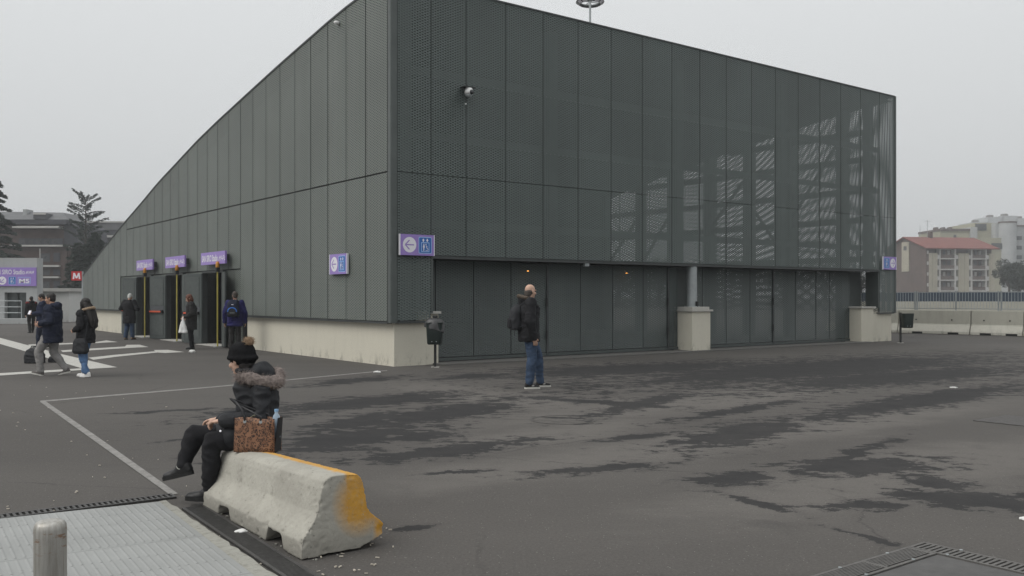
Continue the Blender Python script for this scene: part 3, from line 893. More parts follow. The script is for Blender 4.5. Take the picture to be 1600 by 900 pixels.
# ------------------------------------------------------------------ concrete barrier in the foreground
def mk_barrier_mat():
    m = NT('barrier_concrete')
    ob = m.tc.outputs['Object']
    s = m.sep(ob)
    big = m.noise(2.2, 7, 0.7); fine = m.noise(28, 7, 0.75); mid = m.noise(8, 6, 0.7)
    c = m.mix(m.rng(big, 0.3, 0.7), (0.315, 0.302, 0.265), (0.43, 0.415, 0.365))
    c = m.mix(m.rng(mid, 0.5, 0.8, 0, 0.5), c, (0.21, 0.20, 0.172))
    c = m.mix(m.rng(fine, 0.55, 0.8, 0, 0.4), c, (0.22, 0.21, 0.19))
    pit = m.math('LESS_THAN', m.voronoi(30), 0.17)
    c = m.mix(m.math('MULTIPLY', pit, m.rng(mid, 0.45, 0.6, 0, 0.7)), c, (0.15, 0.145, 0.13))
    low_dark = m.math('MULTIPLY', m.rng(s[2], 0.02, 0.16, 1, 0), m.rng(big, 0.3, 0.6, 0.15, 0.6))  # darker towards the bottom, broken up by noise
    c = m.mix(low_dark, c, (0.16, 0.15, 0.13))
    # sprayed yellow: along the far top edge and a patch on the near end
    n = m.math('MULTIPLY', m.math('SUBTRACT', mid, 0.5), 0.05)
    y = m.math('ADD', m.math('MULTIPLY', s[1], -1.0), n)
    edge = m.rng(y, 0.0, 0.03, 0, 0.9)
    edge = m.math('MULTIPLY', edge, m.rng(s[0], 1.5, 1.75, 1, 0.5))
    comb = m.n.new('ShaderNodeCombineXYZ')
    m.put(comb.inputs[0], m.math('SUBTRACT', y, 0.115)); m.put(comb.inputs[1], m.math('MULTIPLY', m.math('SUBTRACT', s[2], 0.30), 0.9))
    patch = m.math('MULTIPLY', m.rng(m.length(comb.outputs[0]), 0.08, 0.205, 0.95, 0), m.math('LESS_THAN', s[0], 0.035))
    tip = m.math('MULTIPLY', m.rng(y, 0.20, 0.235, 0, 1), m.rng(s[2], 0.06, 0.12, 0.4, 1))
    low = m.math('MULTIPLY', m.math('LESS_THAN', s[0], 0.035), m.rng(s[2], 0.14, 0.20, 1, 0))
    edge = m.math('MULTIPLY', edge, m.math('SUBTRACT', 1.0, low))
    ye = m.math('MAXIMUM', m.math('MAXIMUM', edge, patch), tip)
    ye = m.math('MULTIPLY', ye, m.rng(fine, 0.5, 0.75, 1.0, 0.45))
    ye = m.math('MULTIPLY', ye, m.rng(m.noise(19, 8, 0.8), 0.60, 0.64, 1.0, 0.12))
    c = m.mix(ye, c, m.mix(m.rng(mid, 0.4, 0.7), (0.60, 0.315, 0.045), (0.48, 0.245, 0.04)))
    m.set(c, 0.9, 0, 0.2)
    m.bump(m.math('ADD', fine, m.math('MULTIPLY', pit, -0.9)), 0.7, 0.009)
    return m.mat
def make_barrier():
    P0 = Vector((-1.275, 5.545, 0)) + DR * 0.28          # middle of the near end
    L = 1.80
    v, f = [], []
    rnd = random.Random(3)
    N = 120
    def ragged(x, s): return noise.noise(Vector((x * 9, s, 0.3))) * 0.014 + noise.noise(Vector((x * 31, s, 4.3))) * 0.008
    secs = []
    for i in range(N + 1):
        x = L * i / N
        zl = max(-0.01, ragged(x, 1.0))
        def notch(a, b, h):
            if a < x < b:
                e = min((x - a) / 0.035, (b - x) / 0.035, 1.0)
                return h * e * (1 + 6 * ragged(x, 7.0))
            return 0
        zl = max(zl, notch(0.27, 0.56, 0.10), notch(1.22, 1.47, 0.085))
        zr = max(0, 0.075 - x * 0.25) + max(0, ragged(x, 3.0)) + notch(0.30, 0.60, 0.08) * 0.8
        zm = min(zl, zr) * 0.5 + (0.05 if 0.27 < x < 0.56 else 0)
        k = 1.0 - 0.13 * x / L
        ww = 1 + 0.012 * math.sin(5 * x)
        pr = [(.28, zl), (.282, .112), (.195, .235), (.178, .27), (.148, .42), (.132, .462), (.10, .487), (.05, .494), (-.05, .492), (-.095, .483), (-.122, .458), (-.138, .42), (-.168, .26), (-.19, .228), (-.28, .15), (-.282, zr), (-.12, zm + .015), (.10, zm + .012)]
        secs.append([(x, y * ww, z * (k if z > .2 else 1)) for y, z in pr])
    m = len(secs[0])
    for s in secs: v += s
    for i in range(N):
        for j in range(m):
            j2 = (j + 1) % m
            f.append((i * m + j, i * m + j2, (i + 1) * m + j2, (i + 1) * m + j))
    f.append(tuple(range(m - 1, -1, -1))); f.append(tuple(N * m + j for j in range(m)))
    me = bpy.data.meshes.new('barrier'); me.from_pydata(v, [], f)
    bm = bmesh.new(); bm.from_mesh(me); bmesh.ops.recalc_face_normals(bm, faces=bm.faces); bm.to_mesh(me); bm.free()
    me = finish_voxel(me, 0.0080, 1)
    # chipped arrises and worn faces
    chips = [(0.0, -.05, .485, .035), (0.0, .13, .45, .03), (0.0, .165, .33, .02), (0.0, .175, .27, .022), (0.0, .23, .18, .02), (0.0, .275, .10, .03), (0.02, -.27, .10, .05),
             (0.16, .02, .495, .05), (0.24, -.02, .495, .035), (0.95, -.03, .475, .04), (0.90, .02, .48, .025), (0.5, .15, .42, .025), (0.55, .28, .11, .03), (0.9, .28, .11, .025), (0.7, .27, .03, .03), (1.0, .27, .03, .025), (0.3, .28, .12, .02)]
    NV = len(me.vertices); cb = np.empty(NV * 3, 'f'); nb_ = np.empty(NV * 3, 'f')
    me.vertices.foreach_get('co', cb); me.vertex_normals.foreach_get('vector', nb_)
    for vi in range(NV):
        co = Vector(cb[vi * 3:vi * 3 + 3]); nn = Vector(nb_[vi * 3:vi * 3 + 3])
        d = noise.noise(co * 7) * 0.0016 + noise.noise(co * 40) * 0.0022 - max(0, noise.noise(co * 14) - .42) * .022
        if co.x < 0.03:
            dd = noise.noise(Vector((0, co.y * 22, co.z * 22)))
            if dd > 0.1 and co.y > 0.1: d -= 0.012 * (dd - 0.1)
        for cx, cy, cz, r in chips:
            e = math.sqrt((co.x - cx) ** 2 + (co.y - cy) ** 2 + (co.z - cz) ** 2)
            if e < r: d -= (1 - e / r) * 0.02 * (0.6 + 0.8 * abs(noise.noise(co * 60)))
        cb[vi * 3:vi * 3 + 3] = co + nn * d
    me.vertices.foreach_set('co', cb); me.update()
    me.materials.append(mk_barrier_mat())
    me.polygons.foreach_set('use_smooth', [True] * len(me.polygons))
    o = link('concrete_barrier', me)
    o.location = P0
    o.rotation_euler = (0, 0, math.atan2(DL.y, DL.x))
    tag(o, 'short pale concrete barrier with yellow paint, seat for the person in black', 'barrier')
    return o
barrier = make_barrier()

# ------------------------------------------------------------------ plates, kerb, gratings
M['plate'] = NT('plate_metal')
def mk_plate():
    m = NT('ribbed_plate')
    w = m.world()
    n = m.noise(1.3, 6, 0.7, w); f = m.noise(30, 5, 0.7, w)
    c = m.mix(m.rng(n, 0.3, 0.7), (0.245, 0.250, 0.243), (0.305, 0.311, 0.303))
    c = m.mix(m.rng(f, 0.5, 0.75, 0, 0.3), c, (0.29, 0.29, 0.275))
    sp = m.rng(m.voronoi(5.5, m.mapping(w, scale=(1, 2, 1))), 0.04, 0.09, 0.7, 0)
    c = m.mix(m.math('MULTIPLY', sp, m.rng(n, 0.45, 0.55)), c, (0.10, 0.095, 0.09))
    m.set(c, 0.6, 0.1, 0.4)
    m.bump(f, 0.15, 0.004)
    return m.mat
M['plate'] = mk_plate()
M['kerb'] = mk_concrete('kerb_concrete', (0.33, 0.325, 0.29), 0.3, 2.0, 0.3)
def gp(p, z): return Vector((p.x, p.y, z))
pe = empty('ramp_plate', G(150, 850)); tag(pe, 'pale grey ribbed metal plate in the lower left foreground', 'plate')
e1, e2 = G(249, 788), G(371, 884)
d2 = (e2 - e1).normalized()
t1 = (G(0, 815) - e1).normalized()
far_l = e1 + t1 * 2.6
def plate_piece(s0, s1):
    b = MB()
    q = [e1 + d2 * s0, e1 + d2 * s1, far_l + d2 * s1, far_l + d2 * s0]
    b.prism([gp(p, 0.004) for p in q], UP * 0.018)
    o = b.build('plate_panel', M['plate'], pe, bevel=0.003)
    r = MB(); k = 0
    nrm = Vector((-d2.y, d2.x, 0))
    W = (far_l - e1).length
    x = 0.05
    while x < W - 0.03:
        a = e1 + t1 * x + d2 * (s0 + 0.02); c = e1 + t1 * x + d2 * (s1 - 0.02)
        n = max(1, int((s1 - s0) / 0.30))
        for j in range(n):
            p0 = a.lerp(c, j / n); p1 = a.lerp(c, (j + 0.96) / n)
            u = t1 * 0.014
            r.v += [tuple(gp(p, z)) for p, z in ((p0 - u, .0215), (p1 - u, .0215), (p1, .0250), (p0, .0250), (p1 + u, .0215), (p0 + u, .0215))]
            i = len(r.v) - 6
            r.f += [(i, i + 1, i + 2, i + 3), (i + 3, i + 2, i + 4, i + 5), (i, i + 3, i + 5), (i + 1, i + 4, i + 2)]; r.m += [0, 0, 0, 0]
        x += 0.052
    ro = r.build('ribs', M['plate'], o); ro['kind'] = 'stuff'
plate_piece(0.0, 1.22); plate_piece(1.226, 2.2); plate_piece(2.206, 4.0)
k0, k1 = G(261, 786), G(425, 900)
dk = (k1 - k0).normalized()
b = MB(); rnd = random.Random(8)
inner = [e1 + d2 * t for t in np.linspace(-0.02, 3.6, 40)]
outer = [k0 + dk * t + Vector((rnd.uniform(-.012, .012), rnd.uniform(-.006, .006), 0)) for t in np.linspace(-0.02, 3.6, 40)]
for i in range(39):
    b.face([gp(outer[i], .019), gp(inner[i], .019), gp(inner[i + 1], .0195), gp(outer[i + 1], .0195)])
    b.face([gp(outer[i], 0), gp(outer[i], .019), gp(outer[i + 1], .0195), gp(outer[i + 1], 0)])
b.face([gp(inner[0], 0), gp(inner[0], .019), gp(outer[0], .019), gp(outer[0], 0)])
tag(b.build('plate_kerb', M['kerb'], merge=True), kind='structure', label='worn concrete edge strip beside the ribbed plate')

M['grate'] = plain('grate_iron', (0.06, 0.058, 0.056), 0.55, 0.25, 20, 0.2)
M['grate_pale'] = plain('grate_iron_dusty', (0.105, 0.10, 0.094), 0.6, 0.25, 20, 0.1)
M['pit'] = plain('grate_shade_black', (0.006, 0.006, 0.006), 0.9, 0.2, 20)  # near-black colour painted in for the shade below the grate bars
def grating(A, B, side, width, pitch, label, fill=0.5, lengthwise=False, bolts=True, mat='grate'):
    A, B = Vector(A), Vector(B); d = (B - A); L = d.length; d.normalize(); s = Vector(side).normalized()
    e = empty('drain_grate', A); tag(e, label, 'grate', 'iron drain grates')
    b = MB(); b.prism([gp(A, .003), gp(B, .003), gp(B + s * width, .003), gp(A + s * width, .003)], UP * 0.002); b.build('channel_shade_sheet', M['pit'], e)  # flat black sheet stands in for the shaded depth of the drain
    for o_ in (0.0, width - 0.022):
        b = MB(); b.prism([gp(A + s * o_, .005), gp(B + s * o_, .005), gp(B + s * (o_ + .022), .005), gp(A + s * (o_ + .022), .005)], UP * 0.012); b.build('rail', M[mat], e)
    b = MB()
    if not lengthwise:
        n = int(L / pitch)
        for k in range(n):
            a = A + d * (pitch * k); w_ = d * pitch * fill
            b.prism([gp(a + s * .022, .005), gp(a + w_ + s * .022, .005), gp(a + w_ + s * (width - .022), .005), gp(a + s * (width - .022), .005)], UP * 0.011)
    else:
        n = int((width - .044) / pitch); m_ = int(L / 0.5) + 1
        for k in range(n):
            a = A + s * (.022 + pitch * (k + .25)); w_ = s * pitch * fill
            b.prism([gp(a, .005), gp(a + d * L, .005), gp(a + d * L + w_, .005), gp(a + w_, .005)], UP * 0.011)
        for k in range(m_):
            a = A + d * (k * 0.5)
            b.prism([gp(a + s * .022, .0055), gp(a + d * .03 + s * .022, .0055), gp(a + d * .03 + s * (width - .022), .0055), gp(a + s * (width - .022), .0055)], UP * 0.011)
    o = b.build('bars', M[mat], e); o['kind'] = 'stuff'
    if bolts:
        k = 0.25
        while k < L:
            for o_ in (0.011, width - 0.011):
                c = A + d * k + s * o_
                MB().tube([gp(c, .016), gp(c, .022)], .011, 8).build('bolt', M['steel_grey'], e)
            k += 0.5
    return e
ga, gb = G(276, 779), G(0, 813.5)
gd = (gb - ga).normalized()
grating(ga, ga + gd * 2.5, Vector((gd.y, -gd.x, 0)), 0.15, 0.040, 'slotted iron drain grate along the back of the ribbed plate', 0.48, False, False)
ha = k0 + dk * 0.30 + Vector((-dk.y, dk.x, 0)) * 0.03
grating(ha, ha + dk * 3.0, Vector((-dk.y, dk.x, 0)), 0.17, 0.022, 'fine barred iron grate between plate and concrete barrier', 0.5, False, False)
cr = G(1418, 858)
grating(cr, cr - DR * 1.6, -DL, 0.19, 0.0165, 'iron drain grate with lengthwise bars at the lower right edge', 0.6, True, True, 'grate_pale')
grating(cr - DL * 0.0 + DR * 0.004, cr + DR * 0.004 - DL * 1.4, DR, 0.19, 0.036, 'iron drain grate with cross bars at the lower right edge', 0.55, False, True, 'grate_pale')
b = MB(); q0 = cr - DL * 0.20 - DR * 0.01
b.prism([gp(q0, .004), gp(q0 - DR * 1.5, .004), gp(q0 - DR * 1.5 - DL * 1.2, .004), gp(q0 - DL * 1.2, .004)], UP * 0.007)
tag(b.build('drain_cover', plain('drain_cover', (0.083, 0.081, 0.079), 0.75, 0.2, 6, 0, 0.3, 70)), 'flat dark cover enclosed by the two lower right grates', 'cover')

# manhole ring in the asphalt
c = G(880, 656); b = MB()
for k in range(40):
    a0, a1 = 2 * math.pi * k / 40, 2 * math.pi * (k + 1) / 40
    pt = lambda rr, a: c + Vector((rr * math.cos(a), rr * math.sin(a), 0))
    b.face([gp(pt(.40, a0), .004), gp(pt(.43, a0), .004), gp(pt(.43, a1), .004), gp(pt(.40, a1), .004)])
tag(b.build('manhole_ring', plain('manhole_iron', (0.075, 0.070, 0.065), 0.7, 0.2, 9)), 'faint round manhole outline in the asphalt', 'manhole')
c = G(1590, 658); b = MB()
b.prism([gp(c + DR * x + DL * y, .003) for x, y in ((-.45, -.35), (.45, -.35), (.45, .35), (-.45, .35))], UP * 0.006)
tag(b.build('manhole_cover', plain('manhole_plate', (0.06, 0.056, 0.053), 0.7, 0.3, 14, 0, 0.6, 30)), 'square iron manhole cover at the right edge', 'manhole')

# ------------------------------------------------------------------ steel bollard
def mk_steel():
    m = NT('brushed_steel')
    ob = m.tc.outputs['Object']
    st = m.noise(9, 6, 0.7, m.mapping(ob, scale=(6, 6, 0.35)))
    n = m.noise(7, 5, 0.7, ob)
    c = m.mix(m.rng(st, 0.35, 0.7), (0.30, 0.285, 0.255), (0.50, 0.49, 0.465))
    s = m.sep(ob)
    rust = m.math('MULTIPLY', m.rng(m.noise(22, 4, 0.7, m.mapping(ob, scale=(1, 1, 3.5))), 0.56, 0.64), m.math('MULTIPLY', m.rng(s[2], 0.62, 0.66), m.rng(s[2], 0.735, 0.71)))
    c = m.mix(m.math('MULTIPLY', rust, 0.8), c, (0.24, 0.13, 0.07))
    c = m.mix(m.rng(n, 0.55, 0.75, 0, 0.4), c, (0.24, 0.23, 0.21))
    m.set(c, m.rng(n, 0.3, 0.7, 0.38, 0.6), 0.55, 0.5)
    m.bump(st, 0.05, 0.003)
    return m.mat
c = G(78.5, 1122)
c = Vector(((78.5 - 800) / FPX * 3.47, 3.47, 0))
b = MB(); rr = 0.0575
prof = [(0.0, rr), (0.70, rr), (0.722, rr), (0.738, rr * .96), (0.747, rr * .86), (0.752, rr * .7), (0.755, rr * .4), (0.756, 0.002)]
b.tube([Vector((0, 0, z)) for z, _ in prof], [r_ for _, r_ in prof], 40)
bo = b.build('steel_bollard', mk_steel(), smooth=True)
bo.location = c
tag(bo, 'brushed steel bollard standing by the lower left corner', 'bollard')
# ------------------------------------------------------------------ litter on the ground
M['paper'] = plain('white_paper', (0.68, 0.68, 0.66), 0.7, 0.1, 20)
M['butt'] = plain('cigarette_paper', (0.48, 0.44, 0.37), 0.8, 0.25, 30)
def lump(name, c, sx, sy, sz, mat, label, cat, rough=0.25, seed=0, group=None):
    bm = bmesh.new(); bmesh.ops.create_icosphere(bm, subdivisions=3, radius=1)
    for q in bm.verts:
        d = 1 + rough * noise.noise(q.co * 2.2 + Vector((seed, 0, 0))) + rough * .5 * noise.noise(q.co * 5 + Vector((0, seed, 0)))
        q.co = Vector((q.co.x * sx, q.co.y * sy, max(q.co.z * sz, -sz * .6))) * d
    me = bpy.data.meshes.new(name); bm.to_mesh(me); bm.free()
    me.materials.append(mat); me.polygons.foreach_set('use_smooth', [True] * len(me.polygons))
    o = link(name, me); o.location = c + UP * sz * .6
    return tag(o, label, cat, group)
lump('crumpled_tissue', G(377, 834), .045, .028, .02, M['paper'], 'white crumpled tissue on the grate below the barrier', 'litter', .3, 1)
lump('crumpled_tissue', G(589, 582), .08, .045, .02, M['paper'], 'white crumpled paper before the building corner', 'litter', .4, 2)
lump('crumpled_tissue', G(300, 551), .09, .06, .05, M['paper'], 'small white paper ball near the woman with white bag', 'litter', .4, 3)
lump('crumpled_tissue', G(1490, 606), .07, .04, .012, M['paper'], 'flat white scrap on the far right asphalt', 'litter', .4, 5)
lump('crumpled_tissue', G(1599, 812), .03, .025, .012, M['paper'], 'white scrap at the right picture edge', 'litter', .4, 6)
b = MB(); rnd = random.Random(11)
for k in range(100):      # cigarette ends and grit scattered over the forecourt
    if k < 34: p_ = G(rnd.uniform(0, 300), rnd.uniform(600, 800))
    elif k < 110: p_ = G(rnd.uniform(300, 620), rnd.uniform(820, 900))
    else: p_ = G(rnd.uniform(400, 1600), rnd.uniform(585, 900))
    a = rnd.uniform(0, 6.28); l_ = rnd.uniform(.004, .014); w_ = rnd.uniform(.002, .0045)
    u = Vector((math.cos(a), math.sin(a), 0)); v_ = Vector((-u.y, u.x, 0))
    b.obox(gp(p_, w_ + .0045), u * l_, v_ * w_, UP * w_)
o = b.build('ground_litter', M['butt']); tag(o, 'scattered cigarette ends and grit on the asphalt', 'litter', kind='stuff')
b = MB()
for k in range(26):
    t = rnd.uniform(0, 1.8); p_ = Vector((-1.275, 5.545, 0)) + DL * t - DR * rnd.uniform(-.03, .10)
    if k > 22: p_ = Vector((-1.275, 5.545, 0)) + DR * rnd.uniform(0, .6) - DL * rnd.uniform(0, .06)
    r_ = rnd.uniform(.003, .008)
    b.obox(gp(p_, r_ * .7 + .003), Vector((r_, rnd.uniform(-.4, .4) * r_, 0)), Vector((rnd.uniform(-.4, .4) * r_, r_ * .8, 0)), UP * r_ * .7)
o = b.build('concrete_crumbs', M['kerb']); tag(o, 'crumbled concrete bits around the foot of the barrier', 'rubble', kind='stuff')
# ------------------------------------------------------------------ right background: barriers, railing, hoarding
bl = [G(x, 520.3 + (x - 1400) * 0.0285) for x in (1290, 1402, 1515, 1598, 1695)]
bd = (bl[-1] - bl[0]).normalized(); bn = Vector((bd.y, -bd.x, 0))        # bn points to the camera
labs = ['pale concrete road barrier hidden behind the building edge', 'longest pale concrete road barrier right of the station building', 'concrete road barrier in the middle of the right row', 'stained concrete road barrier at the right picture edge']
def road_barrier(A, B, label, stain):
    e = empty('road_barrier', (A + B) / 2); tag(e, label, 'barrier', 'concrete road barriers at the right')
    A = A + bd * 0.02; B = B - bd * 0.02
    pr = [(.0, .012), (.0, .13), (.10, .40), (.14, .44), (.17, 1.02), (.33, 1.02), (.36, .44), (.40, .40), (.50, .13), (.50, .012)]
    b = MB(); b.prism([A + bn * (-y) + UP * z for y, z in pr[2:8]], B - A); b.build('barrier_wall', M['far_concrete'], e, bevel=0.012)
    b = MB(); b.prism([A + bn * (-y) + UP * z for y, z in (pr[:3] + pr[7:])], B - A); b.build('barrier_foot', M['far_concrete_pale'], e, bevel=0.012)
    n = max(2, int((B - A).length / 1.05)); L = (B - A).length
    for k in range(n):
        c = A + bd * (L * (k + .5) / n) - bn * .25
        b = MB(); b.obox(c + UP * .05 + bd * .1, bd * .22, bn * .255, UP * .045); b.build('fork_slot_shade', M['black'], e)  # solid black box: the shade inside the slot put in as colour
        b = MB(); c2 = c + bn * .105 + UP * .62
        b.tube([c2, c2 + bn * .02], .03, 10); b.build('lifting_hole_shade', M['black'], e)  # black plug on the face, painting the dark of the hole
    return e
for k in range(4):
    road_barrier(bl[k], bl[k + 1], labs[k], k)
def mk_rail(A, B, label):
    e = empty('railing', A); tag(e, label, 'railing')
    L = (B - A).length; off = -bn * .25
    for z in (1.10, 1.80):
        MB().bar(A + off + UP * z, B + off + UP * z, .03).build('rail', M['steel_grey'], e)
    b = MB(); x = .05
    while x < L:
        p_ = A + bd * x + off
        b.obox(p_ + UP * 1.45, bd * .008, bn * .008, UP * .36); x += .12
    o = b.build('pickets', M['steel_grey'], e); o['kind'] = 'stuff'
    for px in (1430, 1433.5, 1493.5, 1560, 1564.5, 1622):
        k = (px - 800) / FPX; P = A + off
        t = (k * P.y - P.x) / (bd.x - k * bd.y)
        MB().obox(A + off + bd * t + UP * 1.43, bd * .022, bn * .03, UP * .42).build('post', M['steel_grey'], e)
mk_rail(bl[0], bl[4], 'thin grey picket railing on top of the road barriers')
M['hoarding'] = plain('hoarding_blue', (0.035, 0.052, 0.075), 0.7, 0.2, 0.4)
b = MB(); A, B = AT(1330, 0, 72), AT(1660, 0, 68); A.z = B.z = 0
b.prism([A, B, B + Vector((0, .3, 0)), A + Vector((0, .3, 0))], UP * 1.25)
e = empty('hoarding_fence', A); tag(e, 'dark blue hoarding on a low concrete wall behind the railing', 'fence')
b.build('low_wall', M['far_concrete'], e)
n = 11
for k in range(n):
    p0, p1 = A.lerp(B, k / n), A.lerp(B, (k + .985) / n)
    q = MB(); q.prism([p0 + UP * 1.26 + Vector((0, .08, 0)), p1 + UP * 1.26 + Vector((0, .08, 0)), p1 + UP * 1.26 + Vector((0, .14, 0)), p0 + UP * 1.26 + Vector((0, .14, 0))], UP * (.70 + .02 * k / n))
    q.build('hoarding_panel', M['hoarding'], e)

# ------------------------------------------------------------------ right background: red-roofed apartment house
M['cream'] = plain('cream_render', (0.36, 0.335, 0.265), 0.85, 0.12, 0.3)
M['brown_wall'] = plain('brown_wall', (0.10, 0.072, 0.062), 0.85, 0.2, 0.3)
M['bay_dark'] = plain('balcony_brown', (0.11, 0.085, 0.075), 0.85, 0.25, 0.6)  # dark brown of balcony fronts, chimneys and roof edges
M['slab_white'] = plain('slab_white', (0.45, 0.44, 0.42), 0.8, 0.12, 0.4)
M['roof_red'] = plain('roof_red', (0.165, 0.06, 0.05), 0.85, 0.2, 0.5)
M['window_dark'] = plain('window_dark', (0.05, 0.052, 0.055), 0.3, 0.2, 1)
M['grey_render'] = plain('grey_render', (0.36, 0.37, 0.37), 0.85, 0.12, 0.2)
M['yellow_render'] = plain('yellow_render', (0.32, 0.305, 0.225), 0.85, 0.12, 0.2)
def apartments():
    K = Vector((116.7, 258.0, 0)); u = Vector((21.6, 4.0, 0)); W = u.length + 0.2; u.normalize(); v = Vector((-u.y, u.x, 0)); D = 20.0
    e = empty('apartment_house', K); tag(e, 'red-roofed apartment house with cream strips and balconies, far right', 'building')
    P = lambda a, d, z: K + u * a + v * d + UP * z
    def box(name, a0, a1, d0, d1, z0, z1, m, par=None):
        return MB().obox(P((a0 + a1) / 2, (d0 + d1) / 2, (z0 + z1) / 2), u * (a1 - a0) / 2, v * (d1 - d0) / 2, UP * (z1 - z0) / 2).build(name, M[m], par or e)
    EV, RG = 15.6, 19.2
    b = MB(); b.prism([P(.1, 1.6, 0), P(.1, D, 0), P(.1, D, EV), P(.1, D / 2, RG - .1), P(.1, 1.6, EV + .3)], u * (W - .2)); b.build('wall', M['brown_wall'], e)
    box('gable_strip', -.15, .1, D / 2 - 2.2, D / 2 - .2 + 1.4, 9.0, 17.6, 'cream')
    box('window', -.2, -.15, D / 2 - 1.2, D / 2 + .2, 15.2, 16.4, 'window_dark')
    # front: cream strips and piers around recessed bays
    for a0, a1, m in ((0.0, .9, 'brown_wall'), (.9, 1.9, 'cream'), (2.0, 2.95, 'cream'), (3.0, 3.6, 'cream'), (4.25, 4.6, 'slab_white'), (9.0, 9.5, 'slab_white'), (10.3, 10.75, 'cream'), (10.8, 12.2, 'cream'), (12.3, 13.6, 'cream'), (14.3, 14.7, 'slab_white'), (18.9, 19.3, 'slab_white'), (20.1, 20.4, 'cream'), (20.5, 21.0, 'cream'), (21.05, 21.9, 'cream')):
        box('facade_strip', a0, a1, 0, 1.6, 0, 15.3 if m != 'cream' else 14.0, m)
    for z in (3.3, 6.35, 9.4, 12.45, 15.2):
        box('floor_slab', 4.6, 9.0, -.1, 1.6, z - .16, z + .16, 'slab_white'); box('floor_slab', 14.7, 18.9, -.1, 1.6, z - .16, z + .16, 'slab_white')
    for k, z in enumerate((.4, 3.5, 6.55, 9.6, 12.65)):
        for a0, a1 in ((4.6, 9.0), (14.7, 18.9)):
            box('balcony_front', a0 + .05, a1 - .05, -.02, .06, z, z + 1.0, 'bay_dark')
            for q in range(3):
                ww = (a1 - a0) / 3
                w_ = box('window', a0 + ww * q + .35, a0 + ww * q + 1.1, 1.5, 1.58, z + .1, z + 2.2, 'window_dark' if (q + k) % 3 else 'slab_white')
        for a0, a1 in ((3.65, 4.2), (9.55, 10.25), (13.65, 14.25), (19.35, 20.05)):
            box('window_parapet', a0, a1, .1, 1.6, z - .3, z + .9, 'slab_white')
            box('window', a0 + .05, a1 - .05, 1.3, 1.4, z + .9, z + 2.3, 'window_dark')
        box('window', .3, .8, -.05, 0, z + 1.1, z + 2.0, 'slab_white')
    b = MB(); b.prism([P(-.6, -.9, EV - .15), P(-.6, D / 2, RG), P(-.6, D + .9, EV - .15), P(-.6, D + .9, EV - .45), P(-.6, D / 2, RG - .3), P(-.6, -.9, EV - .45)], u * (W + 1.2))
    ro = b.build('roof', M['roof_red'], e)
    box('chimney', 7.6, 8.5, D / 2 - 1.0, D / 2 + .2, 17.5, 20.6, 'brown_wall', ro)
    box('antenna', 7.0, 7.08, D / 2 - .6, D / 2 - .5, 18.5, 24.2, 'steel_grey', ro); box('antenna_bar', 5.9, 8.2, D / 2 - .6, D / 2 - .52, 23.8, 23.9, 'steel_grey', ro)
    box('antenna', 4.6, 4.68, D / 2 - .6, D / 2 - .5, 18.5, 22.5, 'steel_grey', ro)
apartments()
def far_block():
    Y = 340.0; s = Y / FPX
    e = empty('tower_block', AT(1530, 464, Y)); tag(e, 'pale yellow blocks with round grey towers behind the red roof', 'building')
    def bx(name, x0, x1, y0, y1, d0, d1, m, par=None):
        a, c = AT(x0, y0, Y), AT(x1, y1, Y)
        return MB().box(min(a.x, c.x), max(a.x, c.x), Y + d0, Y + d1, max(0, min(a.z, c.z)), max(a.z, c.z)).build(name, M[m], par or e)
    bx('wall', 1469, 1515, 361, 470, 0, 18, 'yellow_render'); bx('stair_wall', 1515, 1525, 355, 470, -1, 16, 'grey_render')
    bx('window', 1490, 1494, 367, 373, -.2, 0, 'window_dark')
    bx('roof_edge', 1468, 1526, 357.5, 360.8, -.5, 18, 'bay_dark')
    for x in (1475, 1486, 1497):
        bx('chimney', x, x + 3, 353, 357.3, 6, 9, 'bay_dark')
    bx('wall', 1525, 1562, 348, 470, 1, 22, 'yellow_render')
    w_ = bx('window_band', 1526, 1543, 349.5, 360, .7, 1, 'window_dark')
    bx('wall', 1500, 1566, 373, 470, -4, 0, 'yellow_render'); bx('window_band', 1540, 1562, 381, 390, -4.4, -4, 'window_dark')
    bx('wall', 1551, 1566, 349, 470, -2, 1, 'grey_render')
    for x in (1574,):
        c = AT(x, 464, Y - 3); c.z = 0; r_ = 12.5 * s
        MB().tube([c, c + UP * (AT(x, 350, Y).z)], r_, 28).build('round_tower', M['grey_render'], e, smooth=False)
        MB().tube([c + UP * (AT(x, 350, Y).z), c + UP * (AT(x, 347.5, Y).z)], r_ * 1.04, 28).build('tower_cap', M['bay_dark'], e)
    bx('wall', 1586, 1660, 354, 470, 0, 20, 'grey_render')
    for k in range(4):
        bx('window_band', 1586.5, 1596, 369 + 15 * k, 375 + 15 * k, -.3, 0, 'window_dark'); bx('window_band', 1600, 1612, 369 + 15 * k, 375 + 15 * k, -.3, 0, 'window_dark')
    bx('roof_edge', 1585, 1661, 351.8, 353.8, -.6, 20, 'bay_dark')
far_block()
def hazy_block():
    Y = 620.0
    e = empty('distant_block', AT(1570, 464, Y)); tag(e, 'faint grey block showing above the round tower roofs', 'building')
    for x0, x1, y0 in ((1520, 1545, 347), (1543, 1568, 339), (1566, 1590, 337), (1588, 1640, 341)):
        a, c = AT(x0, y0, Y), AT(x1, 464, Y)
        MB().box(a.x, c.x, Y, Y + 20, 0, a.z).build('wall', M['grey_render'], e)
        MB().box(a.x + 2, a.x + 5, Y + 2, Y + 6, a.z, a.z + 1.5).build('roof_hut', M['bay_dark'], e)
hazy_block()

